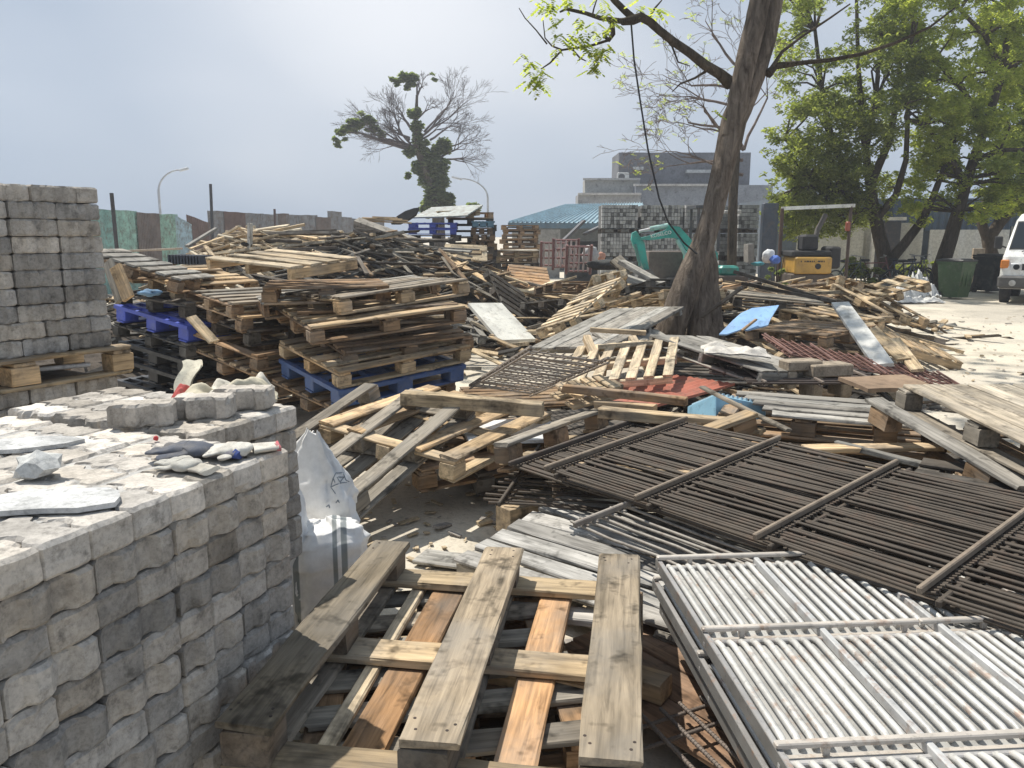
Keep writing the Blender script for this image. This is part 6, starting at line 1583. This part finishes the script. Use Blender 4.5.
cloth('pale_tarp', 'flat pale edge of plastic spread before the heaped white tarp', frame((P(915, 303, 18.9).x, 18.9, .02), 4), 1.2, .4, .12, (.66, .65, .62), 6.4, .012, 'tarp')

# ------------------------------------------------------------------ bicycles under the trees
def bicycle(label, u, Y, yaw, col, lean=8):
    p = P(u, 285, Y); t = thing('bicycle', label, 'bicycle', T(p.x, Y, 0) @ RZ(yaw) @ RX(lean), 'bicycles parked under the trees')
    for x in (-.52, .52):
        mb = MB(); ring = [(x + .32 * math.cos(q), 0, .33 + .32 * math.sin(q)) for q in [2 * math.pi * k / 20 for k in range(21)]]; mb.tube(ring, .022, 6, False); w_ = mb.build('wheel', RUBBER, t)
        mb = MB()
        for k in range(8): q = k * math.pi / 4; mb.tube([(x, 0, .33), (x + .31 * math.cos(q), 0, .33 + .31 * math.sin(q))], .004, 3)
        mb.build('spokes', GALV, w_, (.5, .5, .5))
    mb = MB(); A_, B_, C_, D_, E_ = (-.52, 0, .33), (-.08, 0, .3), (-.2, 0, .82), (.36, 0, .84), (.52, 0, .33)
    for a, b in ((A_, B_), (A_, C_), (B_, C_), (B_, D_), (C_, D_), (D_, E_), (D_, (.32, 0, 1.0))): mb.tube([a, b], .018, 6)
    mb.build('frame', PAINT, t, col)
    mb = MB(); mb.tube([(.22, -.26, 1.02), (.32, -.1, 1.02), (.32, .1, 1.02), (.22, .26, 1.02)], .013, 6); mb.build('handlebar', GALV, t, (.3, .3, .3))
    mb = MB(); mb.cbox((-.23, 0, .9), (.26, .14, .06), .025); mb.tube([(-.23, 0, .88), (-.2, 0, .8)], .014, 6); mb.build('saddle', RUBBER, t)
bicycle('dark bicycle parked just right of the yellow machine under the trees', 846, 22.2, 25, (.05, .08, .07))
bicycle('dark red framed bicycle leaning by the forked tree trunk', 872, 22.6, -15, (.16, .04, .04), -9)
bicycle('black bicycle parked right of the forked trunk, nearest the white tarp', 905, 22.4, 12, (.04, .04, .045))
bicycle('grey framed bicycle between the forked trunk and the feathery tree', 918, 23.2, 30, (.2, .2, .21), -7)
bicycle('dark blue framed bicycle half hidden behind the black one', 899, 23.6, -20, (.04, .06, .14), 6)
lump('grey_cover', 'dark grey dust cover heaped low between the two tree trunks', (P(900, 290, 21.6).x, 21.6, 0), .45, CLOTH, (.10, .10, .10), 'cover', 21, 3, None, .3, (1.3, .8, .6))

# ------------------------------------------------------------------ white van
YV = 18.7
vx = P(1001, 260, YV).x; W = 1.70
t = thing('white_van', 'white van with an orange indicator parked facing the sandy yard', 'van', T(vx + .70, YV - .45, 0) @ RZ(-37))
Lv = 4.2
secs = [(.36, 0, .0), (.62, -.03, .01), (.86, -.02, .015), (1.10, .06, .03), (1.22, .18, .05), (1.93, .62, .17), (2.08, .80, .24), (2.14, 1.0, .34)]
V = []; mbv = MB(); nn = 12
def vring(z, y0, ins):
    pts = []; hw = W / 2 - ins; rr2 = .12
    for cx, cy, a0 in ((-hw + rr2, y0 + rr2, 180), (hw - rr2, y0 + rr2, 270), (hw - rr2, Lv - rr2, 0), (-hw + rr2, Lv - rr2, 90)):
        for k in range(5): q = R(a0 + k * 22.5); pts.append((cx + rr2 * math.cos(q), cy + rr2 * math.sin(q), z))
    return pts
rings = [vring(*s) for s in secs]; n = len(rings[0])
F = [(k * n + i, k * n + (i + 1) % n, (k + 1) * n + (i + 1) % n, (k + 1) * n + i) for k in range(len(rings) - 1) for i in range(n)] + [tuple((len(rings) - 1) * n + i for i in range(n)), tuple(range(n - 1, -1, -1))]
mbv.add([p for r_ in rings for p in r_], F); mbv.build('body', PAINT, t, (.80, .80, .77))
def on_front(x, z):           # front surface y at height z
    for (z0, y0, i0), (z1, y1, i1) in zip(secs, secs[1:]):
        if z0 <= z <= z1: f = (z - z0) / (z1 - z0); return y0 + (y1 - y0) * f
    return 1.0
def fpanel(name, mat, col, poly, off=.012):
    mb = MB(); n_ = len(poly); V = [(x, on_front(x, z) - off, z) for x, z in poly] + [(x, on_front(x, z) + .03, z) for x, z in poly]
    mb.add(V, [tuple(range(n_)), tuple(range(2 * n_ - 1, n_ - 1, -1))] + [(i, n_ + i, n_ + (i + 1) % n_, (i + 1) % n_) for i in range(n_)]); return mb.build(name, mat, t, col)
hw = W / 2
fpanel('windscreen_seal', RUBBER, None, [(-hw + .13, 1.27), (hw - .13, 1.27), (hw - .22, 1.92), (-hw + .22, 1.92)], .008)
fpanel('windscreen', GLASS, None, [(-hw + .16, 1.30), (hw - .16, 1.30), (hw - .25, 1.89), (-hw + .25, 1.89)], .014)
for s in (-1, 1):
    mb = MB(); mb.cbox((s * (hw - .10), .03, .93), (.17, .12, .20), .02); mb.build('indicator', PAINT, t, (.75, .25, .04))
    mb = MB(); mb.cbox((s * (hw - .34), .015, .87), (.26, .10, .17), .03); h_ = mb.build('headlight', PAINT, t, (.62, .64, .66)); mb = MB(); mb.disc((s * (hw - .34), -.034, .87), (0, -1, 0), .065, .006, 16); mb.build('lens', GLASS, h_)
    mb = MB(); mb.disc((s * (hw - .30), -.115, .50), (0, -1, 0), .07, .02, 16); mb.build('fog_light', PAINT, t, (.55, .55, .53))
    mb = MB(); mb.cbox((s * (hw + .13), .55, 1.42), (.17, .10, .30), .03); m_ = mb.build('wing_mirror', RUBBER, t); mb = MB(); mb.tube([(s * (hw + .06), .55, 1.34), (s * (hw - .1), .6, 1.28)], .02, 6); mb.build('mirror_arm', RUBBER, m_)
    for y in (.62, 3.2):
        mb = MB(); mb.tube([(s * (hw - .22), y, .31), (s * (hw - .205), y, .31), (s * (hw - .02), y, .31), (s * (hw - .01), y, .31)], [.26, .31, .31, .26], 20, True, False); wh = mb.build('wheel', RUBBER, t); mb = MB(); mb.disc((s * (hw - .012), y, .31), (s, 0, 0), .17, .012, 16); mb.build('rim', GALV, wh, (.5, .5, .5))
    mb = MB(); mb.cbox((s * (hw - .055), 1.25, 1.58), (.02, .75, .46), .004, Matrix.Rotation(0, 4, 'X')); mb.build('side_window', GLASS, t)
mb = MB(); mb.cbox((0, .02, .52), (W + .02, .26, .30), .05); mb.build('bumper', PLASTIC, t, (.09, .088, .085))
mb = MB(); mb.cbox((0, -.012, .87), (.85, .04, .15), .015); mb.build('grille', RUBBER, t)
for x0, x1 in ((-.45, -.1), (.15, .5)): mb = MB(); mb.tube([(x0, .13, 1.22), (x1, .22, 1.36)], .012, 6); mb.build('wiper', RUBBER, t)
mb = MB(); mb.cbox((-.0, .0, 1.16), (.10, .02, .05), .008, T(0, .085, 0)); mb.build('badge', GALV, t, (.3, .3, .3))
# the tow of it all: raise the timings of the view
bpy.context.view_layer.update()

# ------------------------------------------------------------------ humid air
hm = bpy.data.materials.new('haze_air'); hm.use_nodes = True; hn = hm.node_tree; hn.nodes.clear()
ho = hn.nodes.new('ShaderNodeOutputMaterial'); pv = hn.nodes.new('ShaderNodeVolumePrincipled')
pv.inputs['Color'].default_value = (.93, .95, 1, 1); pv.inputs['Density'].default_value = .0022; pv.inputs['Anisotropy'].default_value = .3
hn.links.new(pv.outputs[0], ho.inputs['Volume'])
mb = MB(); mb.box((0, 45, 8.5), (130, 110, 20)); o = mb.build('haze', hm); o['kind'] = 'stuff'; o['label'] = 'thin humid haze over the yard'
